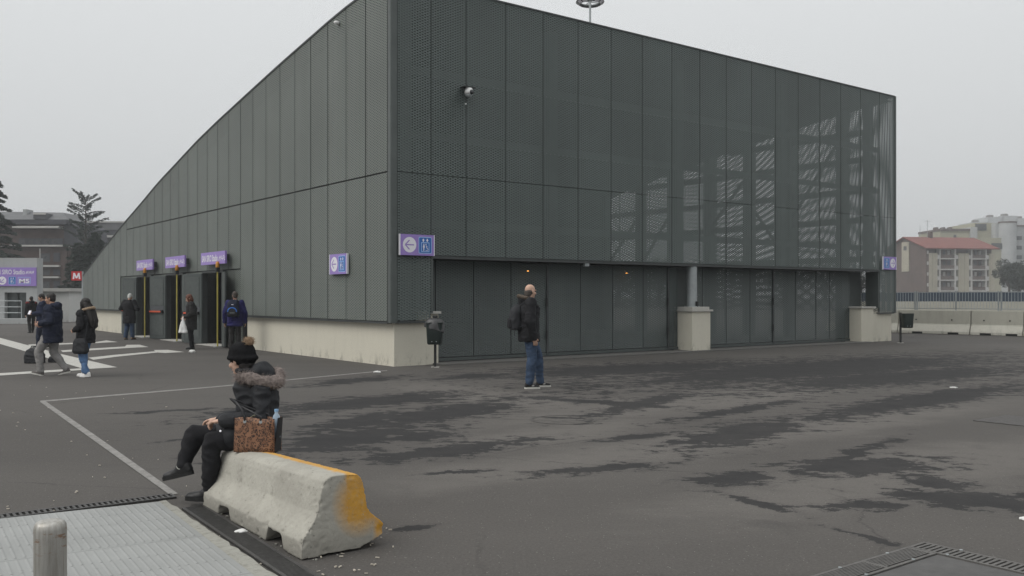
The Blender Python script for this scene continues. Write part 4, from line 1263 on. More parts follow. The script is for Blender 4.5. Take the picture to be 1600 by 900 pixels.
# ------------------------------------------------------------------ left background: lift kiosk with sign, low wall, metro totem
M['kiosk_glass'] = plain('kiosk_glass', (0.06, 0.07, 0.07), 0.15, 0.2, 1.5, 0, 0, 40, 0.6)
KY = 55.8
def kx(px): return (px - 800) / FPX * KY
def kz(py): return EYE - (py - HORIZON) / FPX * KY
e = empty('lift_kiosk', (kx(10), KY, 0)); tag(e, 'grey concrete lift kiosk with violet metro sign, far left', 'kiosk')
b = MB()
x0, x1, d0, d1 = kx(-75), kx(58), kx(7), kx(41)
b.box(x0, d0, KY, KY + .7, 0, kz(457)); b.box(d1, x1, KY, KY + .7, 0, kz(457)); b.box(x0, x1, KY, KY + .7, kz(457), kz(403))
b.build('wall', M['kiosk_concrete'], e)
b = MB(); b.box(d0, d1, KY + .35, KY + .45, .3, kz(457)); b.build('door_glass', M['kiosk_glass'], e)
b = MB(); b.box((d0 + d1) / 2 - .03, (d0 + d1) / 2 + .03, KY + .28, KY + .349, .3, kz(457)); b.build('door_frame', M['steel_dark'], e)
b = MB(); b.box(x0, x1 + .3, KY - 1.2, KY - .004, 0, .30); b.build('step', M['kiosk_concrete'], e)
for z in (0.65, 1.0, 1.36):
    MB().tube([(x0, KY - .9, z), (kx(46), KY - .9, z)], .025, 6).build('handrail', M['steel_grey'], e)
MB().tube([(kx(46), KY - .9, .3), (kx(46), KY - .9, 1.36)], .03, 6).build('handrail_post', M['steel_grey'], e)
MB().tube([(kx(58.5), KY + .3, kz(403)), (kx(58.5), KY + .3, kz(388))], .03, 6).build('roof_rod', M['slab_white'], e)
U = Vector((1, 0, 0)); NN = Vector((0, -1, 0))
c = Vector((kx(6), KY - .06, (kz(418) + kz(447)) / 2)); hw = kx(57.5) - kx(6); hh = (kz(418) - kz(447)) / 2
sg = empty('kiosk_sign', c); tag(sg, 'violet SAN SIRO Stadio M5 sign on the lift kiosk', 'sign')
MB().obox(c, U * hw, NN * .04, UP * hh).build('sign_board', M['sign_violet'], sg)
f0 = NN * .044
letters('SAN SIRO Stadio', .40, Vector((kx(-11), c.y, kz(428.5))) + f0, U, UP, NN, M['sign_white'], sg, width=kx(40) - kx(-11), bold=.006)
b = MB()
for k in range(6):
    a = Vector((kx(41.5) + .085 * k, c.y, kz(428))) + f0 + UP * (.03 if k % 2 else 0)
    b.face([a, a + U * .045, a + U * .085 + UP * .15, a + U * .04 + UP * .15])
b.build('small_script', M['sign_white'], sg)
arrow_disc(sg, Vector((kx(5), c.y, kz(438.5))) + f0, U, NN, .25, False, R(45))
lift_icon(sg, Vector((kx(20.5), c.y, kz(438.5))) + f0, U, NN, .215)
m5 = MB(); mx0, mx1, mz0, mz1 = kx(29.5), kx(49), kz(444), kz(433)
for q in ((mx0, mx1, mz0, mz0 + .025), (mx0, mx1, mz1 - .025, mz1), (mx0, mx0 + .025, mz0 + .025, mz1 - .025), (mx1 - .025, mx1, mz0 + .025, mz1 - .025)):
    m5.face([Vector((q[0], c.y - .044, q[2])), Vector((q[1], c.y - .044, q[2])), Vector((q[1], c.y - .044, q[3])), Vector((q[0], c.y - .044, q[3]))])
m5.build('line_box', M['sign_sky'], sg)
letters('M5', .36, Vector((kx(31.3), c.y, kz(442.2))) + f0, U, UP, NN, M['sign_white'], sg, width=kx(47.5) - kx(31.3), bold=.012)
WY = 58.5
wx = lambda px: (px - 800) / FPX * WY
e = empty('low_wall', (wx(85), WY, 0)); tag(e, 'white low wall with projecting cap right of the kiosk', 'wall')
MB().box(wx(59), wx(108), WY, WY + 3, 0, 1.95).build('wall_body', M['white_wall'], e)
MB().box(wx(59.5), wx(112), WY - .2, WY + 3.2, 1.95, 2.16).build('wall_cap', M['slab_white'], e)
TY = 49.0
tx = lambda px: (px - 800) / FPX * TY
tz = lambda py: EYE - (py - HORIZON) / FPX * TY
e = empty('metro_totem', (tx(129), TY, 0)); tag(e, 'red square metro M sign on a slim grey post', 'sign')
MB().box(tx(129) - .035, tx(129) + .035, TY - .035, TY + .035, 0, tz(424)).build('post', M['steel_grey'], e)
MB().box(tx(112.3), tx(128.2), TY - .06, TY + .06, tz(438.3), tz(424)).build('sign_box', M['sign_red'], e)
mm = MB(); zc0, zc1 = tz(436), tz(426.5); a, c_ = tx(114.4), tx(126.4); t = .085; y_ = TY - .063
xm = (a + c_) / 2; k_ = .035
for xa, xb, xc, xd in ((a, a + t, a + k_ + t, a + k_), (c_ - t, c_, c_ - k_, c_ - k_ - t)):
    mm.face([Vector((xa, y_, zc0)), Vector((xb, y_, zc0)), Vector((xc, y_, zc1)), Vector((xd, y_, zc1))])
zv = zc0 + (zc1 - zc0) * .12
mm.face([Vector((a + k_, y_ - .001, zc1)), Vector((xm - .045, y_ - .001, zv)), Vector((xm + .045, y_ - .001, zv)), Vector((a + k_ + t, y_ - .001, zc1))])
mm.face([Vector((c_ - k_ - t, y_ - .002, zc1)), Vector((xm - .045, y_ - .002, zv)), Vector((xm + .045, y_ - .002, zv)), Vector((c_ - k_, y_ - .002, zc1))])
mm.build('letter_m', M['sign_white'], e)
b = MB(); b.box(tx(109), tx(121), TY + 3, TY + 5, 0, 1.05); tag(b.build('barrier_block', M['far_concrete']), 'low grey block beside the metro post', 'barrier')

# ------------------------------------------------------------------ left background buildings
M['brick_dark'] = plain('brick_dark', (0.070, 0.048, 0.042), 0.9, 0.3, 0.9)
M['slate'] = plain('slate_roof', (0.075, 0.08, 0.088), 0.7, 0.2, 0.5)
M['slate_light'] = plain('slate_light', (0.115, 0.118, 0.122), 0.7, 0.2, 0.5)
M['wall_dark'] = plain('wall_dark_grey', (0.045, 0.047, 0.056), 0.7, 0.2, 0.5)
def left_house():
    Y = 143.0; X = lambda px: (px - 800) / FPX * Y; Z = lambda py: EYE - (py - HORIZON) / FPX * Y
    e = empty('brick_apartments', (X(40), Y, 0)); tag(e, 'dark brick apartment block with mansard roof, far left', 'building')
    def bx(name, x0, x1, y0, y1, d0, d1, m, par=None):
        return MB().box(X(x0), X(x1), Y + d0, Y + d1, max(0, Z(y1)), Z(y0)).build(name, M[m], par or e)
    bx('wall', -120, 118, 384, 480, 0, 12, 'brick_dark')
    bx('wall', -120, 96, 343, 384, .8, 12, 'brick_dark')
    b = MB(); b.prism([(X(96), Y + .8, Z(384)), (X(119), Y + .8, Z(384)), (X(113), Y + .8, Z(352)), (X(103), Y + .8, Z(343)), (X(96), Y + .8, Z(343))], (0, 11, 0)); b.build('side_bay', M['wall_dark'], e)
    b = MB(); b.prism([(X(-120), Y + .2, Z(343)), (X(104), Y + .2, Z(343)), (X(84), Y + 3, Z(329.5)), (X(-120), Y + 3, Z(326))], (0, 6, 0)); ro = b.build('roof', M['slate_light'], e)
    bx('fascia', -120, 104, 343, 350.5, -.1, .79, 'wall_dark')
    w_ = bx('dormer', 53, 73, 333.5, 342, -.2, 2, 'slate', ro); bx('dormer_head', 54, 73, 333, 335.6, -.4, -.22, 'slab_white', ro)
    bx('chimney', 25, 31, 325, 335, 2, 4, 'grey_render', ro)
    bx('balcony_edge', 22, 95, 353.5, 356.5, -.6, .79, 'slab_white')
    bx('window', 26, 95, 372, 382, .6, .79, 'wall_dark')
    for x in (30, 42, 54, 66, 78):
        bx('window', x, x + 7, 374, 382, .5, .59, 'window_dark')
    b = MB(); b.prism([(X(-120), Y - .8, Z(385.5)), (X(107), Y - .8, Z(385.5)), (X(122), Y + 1, Z(391)), (X(122), Y + 1, Z(389.5)), (X(107), Y - .8, Z(383)), (X(-120), Y - .8, Z(383))], (0, .75, 0)); b.build('balcony_edge', M['slab_white'], e)
    for y in (414.5, 432):
        bx('balcony_edge', 50, 95, y, y + 2.6, -.7, -.01, 'slab_white')
    for y0, y1 in ((392, 409), (418, 430), (436, 452)):
        bx('window', 62, 78, y0 + 4, y1, -.1, -.02, 'window_dark'); bx('window', 84, 94, y0 + 3, y1, -.1, -.02, 'wall_dark')
    bx('corner_pier', 97, 106, 386, 480, -.3, -.02, 'brick_dark')
    Y = 178.0
    e2 = empty('flat_roof_block', (X(155), Y, 0)); tag(e2, 'grey flat-roofed block behind the dark conifers', 'building')
    def bx2(name, x0, x1, y0, y1, d0, d1, m): return MB().box(X(x0), X(x1), Y + d0, Y + d1, max(0, Z(y1)), Z(y0)).build(name, M[m], e2)
    bx2('wall', 114, 215, 359, 480, 0, 10, 'wall_dark'); bx2('parapet', 115, 216, 348, 359, -.3, 10, 'slate_light'); bx2('roof_edge', 121, 217, 345.8, 348, -.5, 10, 'slab_white')
    for k, y in enumerate((366, 384, 402)):
        bx2('balcony_edge', 120, 215, y + 2, y + 5, -.8, -.01, 'slab_white')
        for x in range(124, 200, 14): bx2('window', x, x + 8, y + 6, y + 14, -.1, -.02, 'window_dark')
left_house()

# ------------------------------------------------------------------ trees
M['bark'] = plain('bark', (0.06, 0.05, 0.042), 0.9, 0.25, 3)
def mk_leaf(name, col):
    m = NT(name)
    n = m.noise(0.55, 4, 0.7, m.world()); i = m.n.new('ShaderNodeObjectInfo')
    m.set(m.mix(m.rng(n, 0.3, 0.7), tuple(c * .6 for c in col), tuple(c * 1.25 for c in col)), 0.75, 0, 0.2)
    return m.mat
M['needle'] = mk_leaf('cedar_needles', (0.032, 0.046, 0.036))
M['needle_dark'] = mk_leaf('conifer_needles', (0.026, 0.040, 0.030))
M['leaf_grey'] = mk_leaf('winter_foliage', (0.055, 0.065, 0.055))
def leaf_card(b, p_, d, s, rnd):
    w = d.cross(Vector((rnd.uniform(-1, 1), rnd.uniform(-1, 1), rnd.uniform(-1, 1))))
    if w.length < 1e-3: return
    w.normalize()
    b.v += [tuple(p_ - d * s * .5), tuple(p_ + w * s * .22), tuple(p_ + d * s * .6), tuple(p_ - w * s * .22)]
    i = len(b.v) - 4; b.f.append((i, i + 1, i + 2, i + 3)); b.m.append(0)
def cedar(base, H, spread, label, seed, start=0.12, nb=64, mat='needle', star=False, card=0.42, dens=1.0):
    rnd = random.Random(seed)
    base = Vector(base); e = empty('conifer_tree', base); tag(e, label, 'tree', 'dark conifers at the left')
    b = MB(); b.tube([base, base + UP * H * .4, base + UP * H * .75, base + UP * H * .985], [H * .022, H * .016, H * .008, .02], 8); b.build('trunk', M['bark'], e)
    lb_ = MB(); cr_ = MB()
    for k in range(nb):
        t = start + (1 - start) * (k + .5) / nb
        z = H * t; a = k * 2.39996 + rnd.uniform(-.4, .4)
        prof = (1 - t) ** .75 if not star else (.55 + .45 * min(1, (1 - t) * 2.2)) * (1 if t < .985 else .3)
        L = spread * prof * rnd.uniform(.7, 1.15) + .25
        d = Vector((math.cos(a), math.sin(a), 0))
        rise = rnd.uniform(.10, .34) if not star else rnd.uniform(.28, .75) * (0.55 + t * .8)
        pts = []
        for j in range(6):
            q = j / 5
            pts.append(base + UP * z + d * L * q + UP * L * (rise * q - (.32 if not star else .16) * q * q))
        lb_.tube(pts, [.07 * (1 - q / 6) * (H / 16) for q in range(6)], 4, caps=False)
        n = int((26 + L * 26) * dens)
        for j in range(n):
            q = rnd.random() ** .75
            i = min(4, int(q * 5)); f = q * 5 - i
            c = pts[i].lerp(pts[i + 1], f)
            side = Vector((-d.y, d.x, 0)) * rnd.uniform(-1, 1) * L * .20 * (1.12 - q)
            c = c + side + UP * rnd.uniform(-.34, .12) * (1 - .3 * q)
            dr_ = (d * rnd.uniform(.2, 1.0) + side.normalized() * .6 + UP * rnd.uniform(-.5, .3))
            leaf_card(cr_, c, dr_.normalized(), card * rnd.uniform(.6, 1.3), rnd)
    lb_.build('limbs', M['bark'], e); o = cr_.build('crown', M[mat], e)
    return e
def gx(px, y): return Vector(((px - 800) / FPX * y, y, 0))
cedar(gx(-14, 108), 16.9, 5.6, 'tall cedar cut by the left picture edge', 21, .18, 66, 'needle', False, .38, 2.0)
cedar(gx(134, 128), 15.6, 3.3, 'star-topped cedar standing over the flat-roofed block', 5, .42, 40, 'needle', True, .30, 1.4)
cedar(gx(150, 112), 9.3, 4.6, 'dense dark conifer in front of the flat-roofed block', 9, .04, 70, 'needle_dark', False, .55, 1.5)
cedar(gx(122, 118), 8.4, 3.2, 'narrow dark conifer beside the brick apartments', 12, .04, 60, 'needle_dark', False, .5, 1.3)
cedar(gx(182, 116), 8.6, 4.0, 'dark conifer half hidden by the sloping wall', 15, .04, 60, 'needle_dark', False, .55, 1.4)
def broad(base, H, rad, label, seed, n=9000):
    rnd = random.Random(seed); base = Vector(base)
    e = empty('winter_tree', base); tag(e, label, 'tree', 'hazy trees at the right')
    b = MB(); b.tube([base, base + UP * H * .3, base + UP * H * .55], [.35, .26, .12], 7)
    lim = []
    for k in range(9):
        a = k * 2.4 + rnd.uniform(-.3, .3); z = H * rnd.uniform(.22, .5)
        q = base + UP * (z + H * rnd.uniform(.2, .4)) + Vector((math.cos(a), math.sin(a), 0)) * rad * rnd.uniform(.4, .8)
        b.tube([base + UP * z, (base + UP * z).lerp(q, .5) + UP * .5, q], [.14, .09, .03], 5); lim.append(q)
    b.build('trunk', M['bark'], e)
    cl = [(q, rad * rnd.uniform(.28, .5)) for q in lim] + [(base + UP * H * rnd.uniform(.4, .9) + Vector((rnd.uniform(-1, 1), rnd.uniform(-1, 1), 0)) * rad * .5, rad * rnd.uniform(.25, .45)) for _ in range(9)]
    c_ = MB()
    for k in range(n):
        q, r_ = rnd.choice(cl)
        v_ = Vector((rnd.gauss(0, 1), rnd.gauss(0, 1), rnd.gauss(0, .8)))
        v_ = v_.normalized() * r_ * rnd.random() ** .4
        p_ = q + v_
        if p_.z > H or p_.z < .4: continue
        leaf_card(c_, p_, (v_.normalized() + UP * rnd.uniform(-.3, .5)).normalized(), rnd.uniform(.22, .5), rnd)
    c_.build('crown', M['leaf_grey'], e)
    return e
broad(gx(1577, 205), 10.2, 3.2, 'hazy tree right of the red-roofed house', 1)
broad(gx(1592, 196), 9.4, 3.4, 'hazy tree below the round grey tower', 2)
broad(gx(1608, 200), 8.6, 3.6, 'hazy tree at the right picture edge', 3)
broad(gx(1625, 190), 9.2, 4.2, 'hazy tree just beyond the right picture edge', 4)
for k, (px, y, h) in enumerate(((965, 150, 7.5), (1030, 160, 8.4), (1095, 150, 7.2), (1160, 165, 9.0), (1225, 150, 7.4), (1290, 160, 8.2), (1345, 170, 7.6))):
    broad(gx(px, y), h, 4.6, 'dim tree seen only through the building mesh, %s from the column' % ('first', 'second', 'third', 'fourth', 'fifth', 'sixth', 'seventh')[k], 30 + k, 3000)

# ------------------------------------------------------------------ floodlight mast
MY = 78.0; c = gx(922, MY); zt = EYE + (HORIZON - 5) / FPX * MY
e = empty('floodlight_mast', c); tag(e, 'tall grey floodlight mast with lamp ring behind the roof', 'mast')
MB().tube([c, c + UP * zt * .5, c + UP * (zt + 1.0)], [.20, .13, .085], 12).build('pole', M['steel_grey'], e, smooth=True)
b = MB(); ringc = c + UP * (zt + .1)
pts = [ringc + Vector((math.cos(2 * math.pi * k / 24), math.sin(2 * math.pi * k / 24), 0)) * .85 for k in range(25)]
b.tube(pts, .05, 6); b.build('ring', M['steel_grey'], e)
for k in range(4):
    a = math.pi * k / 2 + .4; d = Vector((math.cos(a), math.sin(a), 0))
    MB().bar(ringc, ringc + d * .85, .06).build('ring_arm', M['steel_grey'], e)
for k in range(12):
    a = 2 * math.pi * k / 12; d = Vector((math.cos(a), math.sin(a), 0))
    h = ringc + d * .98 - UP * .04
    n = (d * .55 - UP * .83).normalized(); s_ = Vector((-d.y, d.x, 0)); w_ = n.cross(s_)
    b = MB(); b.obox(h, s_ * .25, w_ * .20, n * .11); o = b.build('floodlight', M['steel_dark'], e, bevel=.02)
    b = MB(); b.obox(h + n * .114, s_ * .21, w_ * .16, n * .004); b.build('lamp_glass', M['sign_white'] if k % 3 else M['steel_grey'], o)
# ------------------------------------------------------------------ people
class Blob:
    def __init__(s): s.v = []; s.f = []
    def _rings(s, rings):
        base = len(s.v); n = len(rings[0])
        for r in rings: s.v += [tuple(p) for p in r]
        for k in range(len(rings) - 1):
            for j in range(n):
                j2 = (j + 1) % n
                s.f.append((base + k * n + j, base + k * n + j2, base + (k + 1) * n + j2, base + (k + 1) * n + j))
        s.f.append(tuple(base + j for j in reversed(range(n))))
        e = base + (len(rings) - 1) * n
        s.f.append(tuple(e + j for j in range(n)))
    def cap(s, p0, r0, p1, r1, seg=14):
        p0, p1 = Vector(p0), Vector(p1); d = p1 - p0
        if d.length < 1e-5: d = Vector((0, 0, 1e-4))
        d.normalize(); u = d.orthogonal().normalized(); w = d.cross(u)
        rings = []
        for k in range(1, 5):
            a = math.pi / 2 * k / 4
            rings.append((p0 - d * r0 * math.cos(a), r0 * math.sin(a)))
        for k in range(0, 4):
            a = math.pi / 2 * k / 4
            rings.append((p1 + d * r1 * math.sin(a), r1 * math.cos(a)))
        s._rings([[c + (u * math.cos(2 * math.pi * j / seg) + w * math.sin(2 * math.pi * j / seg)) * max(r, 1e-4) for j in range(seg)] for c, r in rings])
        return s
    def chain(s, pts, rads):
        for k in range(len(pts) - 1): s.cap(pts[k], rads[k], pts[k + 1], rads[k + 1])
        return s
    def ell(s, c, r, rot=None, seg=18):
        c = Vector(c); rot = rot or Matrix.Identity(3)
        rings = []
        for k in range(1, 10):
            a = math.pi * k / 10
            rings.append([c + rot @ Vector((r[0] * math.sin(a) * math.cos(2 * math.pi * j / seg), r[1] * math.sin(a) * math.sin(2 * math.pi * j / seg), -r[2] * math.cos(a))) for j in range(seg)])
        s._rings(rings); return s
    def loft(s, rows, seg=24, pw=0.85):      # rows of (centre, rx, ry)
        rings = []
        for c, rx, ry in rows:
            c = Vector(c)
            rings.append([c + Vector((rx * math.copysign(abs(math.cos(t)) ** pw, math.cos(t)), ry * math.copysign(abs(math.sin(t)) ** pw, math.sin(t)), 0)) for t in [2 * math.pi * j / seg for j in range(seg)]])
        s._rings(rings); return s
    def build(s, name, mat, parent, voxel=.012, smooth=4, wr=0.0, freq=9.0, stretch=(1, 1, 1), seed=0.0, floor=None):
        me = bpy.data.meshes.new(name); me.from_pydata(s.v, [], s.f)
        me = finish_voxel(me, voxel, smooth)
        if wr or floor is not None:
            st = Vector(stretch); NV = len(me.vertices); cb = np.empty(NV * 3, 'f'); nb_ = np.empty(NV * 3, 'f')
            me.vertices.foreach_get('co', cb); me.vertex_normals.foreach_get('vector', nb_)
            for vi in range(NV):
                co = Vector(cb[vi * 3:vi * 3 + 3])
                if wr:
                    p_ = Vector((co.x * st.x, co.y * st.y, co.z * st.z)) * freq + Vector((seed, seed * .7, 0))
                    d = noise.noise(p_); d = (1 - abs(d) * 2.2) * .6 + noise.noise(p_ * .45) * .8
                    co = co + Vector(nb_[vi * 3:vi * 3 + 3]) * (d * wr)
                if floor is not None and co.z < floor: co.z = floor
                cb[vi * 3:vi * 3 + 3] = co
            me.vertices.foreach_set('co', cb); me.update()
        me.materials.append(mat)
        me.polygons.foreach_set('use_smooth', [True] * len(me.polygons))
        return link(name, me, parent, True)

def cloth(name, col, rough=0.85, var=0.25, scale=9, spec=0.2, sheen=0.0):
    m = NT(name)
    n = m.noise(scale, 5, 0.7); w = m.noise(220, 2, 0.5)
    c = m.mix(m.rng(n, 0.3, 0.7), tuple(x * (1 - var) for x in col), tuple(x * (1 + var) for x in col))
    m.set(c, rough, 0, spec)
    m.bump(m.math('ADD', m.noise(30, 5, 0.65), m.math('MULTIPLY', w, 0.4)), 0.7, 0.008)
    return m.mat
M['skin'] = plain('skin', (0.46, 0.27, 0.19), 0.55, 0.10, 14)
M['skin_pale'] = plain('skin_pale', (0.52, 0.33, 0.245), 0.55, 0.12, 14)
M['eye'] = plain('eye_dark', (0.03, 0.022, 0.018), 0.3, 0.1, 9)
M['lip'] = plain('lip', (0.30, 0.12, 0.10), 0.5, 0.1, 9)
M['hair_dark'] = plain('hair_dark', (0.014, 0.011, 0.010), 0.6, 0.4, 40, 0, 0.6, 90)
M['hair_white'] = plain('hair_white', (0.50, 0.50, 0.48), 0.7, 0.2, 30, 0, 0.6, 70)
M['hair_red'] = plain('hair_red', (0.115, 0.040, 0.022), 0.6, 0.35, 30, 0, 0.6, 70)
M['hair_grey'] = plain('hair_grey', (0.062, 0.050, 0.042), 0.7, 0.3, 40, 0, 0.5, 90)
M['black_cloth'] = cloth('black_cloth', (0.016, 0.016, 0.018))
M['black_nylon'] = cloth('black_nylon', (0.017, 0.018, 0.021), 0.66, 0.2, 9, 0.3)
M['black_knit'] = cloth('black_knit', (0.011, 0.011, 0.012), 0.95, 0.3, 60, 0.1)
M['charcoal'] = cloth('charcoal_cloth', (0.028, 0.027, 0.027))
M['navy'] = cloth('navy_cloth', (0.020, 0.025, 0.048))
M['navy_dark'] = cloth('navy_dark_cloth', (0.017, 0.021, 0.038))
M['blue_cloth'] = cloth('blue_jacket', (0.023, 0.022, 0.095))
M['grey_cloth'] = cloth('grey_jersey', (0.25, 0.242, 0.235), 0.9, 0.2)
M['dark_red'] = cloth('dark_red_cloth', (0.14, 0.02, 0.02))
M['white_bag'] = cloth('white_plastic_bag', (0.70, 0.70, 0.69), 0.4, 0.08, 9, 0.4)
M['white_shoe'] = plain('white_leather', (0.72, 0.71, 0.69), 0.5, 0.06, 12)
M['grey_shoe'] = plain('grey_suede', (0.11, 0.10, 0.095), 0.85, 0.25, 25)
M['black_shoe'] = plain('black_leather', (0.014, 0.014, 0.015), 0.5, 0.2, 25)
M['tan_shoe'] = plain('tan_leather', (0.16, 0.105, 0.065), 0.7, 0.2, 25)
M['sole_white'] = plain('sole_white', (0.50, 0.49, 0.45), 0.7, 0.1, 25)
M['sole_black'] = plain('sole_black', (0.012, 0.012, 0.012), 0.8, 0.2, 25)
def mk_denim(name, col):
    m = NT(name)
    n = m.noise(5, 5, 0.7); w = m.noise(150, 2, 0.5, m.mapping(m.tc.outputs['Object'], scale=(1, 1, .3)))
    c = m.mix(m.rng(n, 0.35, 0.72), tuple(x * .7 for x in col), tuple(min(1, x * 1.55) for x in col))
    c = m.mix(m.rng(w, 0.45, 0.7, 0, .4), c, tuple(min(1, x * 1.6) for x in col))
    m.set(c, 0.9, 0, 0.15); m.bump(m.noise(26, 5, 0.65), 0.4, 0.006)
    return m.mat
M['denim'] = mk_denim('denim', (0.038, 0.058, 0.096))
M['denim_light'] = mk_denim('denim_light', (0.085, 0.15, 0.27))
M['fur_tan'] = plain('fur_tan', (0.30, 0.22, 0.15), 0.95, 0.4, 50, 0, 0.8, 60)
M['fur_dark'] = plain('fur_dark', (0.085, 0.066, 0.05), 0.95, 0.4, 50, 0, 0.8, 60)
M['fur_grey'] = plain('fur_grey', (0.20, 0.165, 0.15), 0.95, 0.5, 40, 0, 0.8, 60)
M['fur_brown'] = plain('fur_brown', (0.24, 0.165, 0.105), 0.95, 0.5, 40, 0, 0.8, 60)

STAND = dict(pelvis=(0, 0, .95), waist=(0, 0, 1.10), chest=(0, 0, 1.27), neck=(0, -.01, 1.47), head=(0, .02, 1.635),
             shL=(-.185, 0, 1.415), elL=(-.245, -.03, 1.14), wrL=(-.24, .04, .90), shR=(.185, 0, 1.415), elR=(.245, -.03, 1.14), wrR=(.24, .04, .90),
             hipL=(-.092, 0, .93), knL=(-.10, .02, .51), anL=(-.105, -.02, .085), hipR=(.092, 0, .93), knR=(.10, .02, .51), anR=(.105, -.02, .085))
def hand(b, wr, d, palm_n, side, curl=.5, s=1.0):
    """palm, four fingers of different length and a thumb leaving the side of the palm. side = towards the thumb"""
    d = d.normalized(); n = (palm_n - d * palm_n.dot(d)).normalized(); t = d.cross(n)
    if t.dot(side) < 0: t = -t
    pc = wr + d * .048 * s
    rot = Matrix((t, n, d)).transposed()
    b.ell(pc, (.040 * s, .017 * s, .052 * s), rot)
    b.cap(wr - d * .02, .026 * s, wr + d * .02, .024 * s)
    for k, L in enumerate((.070, .079, .074, .058)):
        o = pc + d * .040 * s + t * (.030 - .0205 * k) * s
        a = curl * (0.8 + .08 * k)
        m1 = o + (d * math.cos(a * .5) + n * math.sin(a * .5)) * L * .45 * s
        m2 = m1 + (d * math.cos(a * 1.25) + n * math.sin(a * 1.25)) * L * .34 * s
        m3 = m2 + (d * math.cos(a * 2.0) + n * math.sin(a * 2.0)) * L * .25 * s
        b.chain([o, m1, m2, m3], [.0098 * s, .0092 * s, .0085 * s, .0072 * s])
    o = wr + d * .022 * s + t * .026 * s
    m1 = o + (d * .62 + t * .66 + n * .25).normalized() * .038 * s
    m2 = m1 + (d * .85 + t * .22 + n * .45).normalized() * .032 * s
    b.chain([o, m1, m2], [.014 * s, .0115 * s, .009 * s])

def euler3(yaw, pitch=0.0, roll=0.0):     # yaw turns left, pitch looks down
    return (Matrix.Rotation(yaw, 3, 'Z') @ Matrix.Rotation(-pitch, 3, 'X') @ Matrix.Rotation(roll, 3, 'Y'))

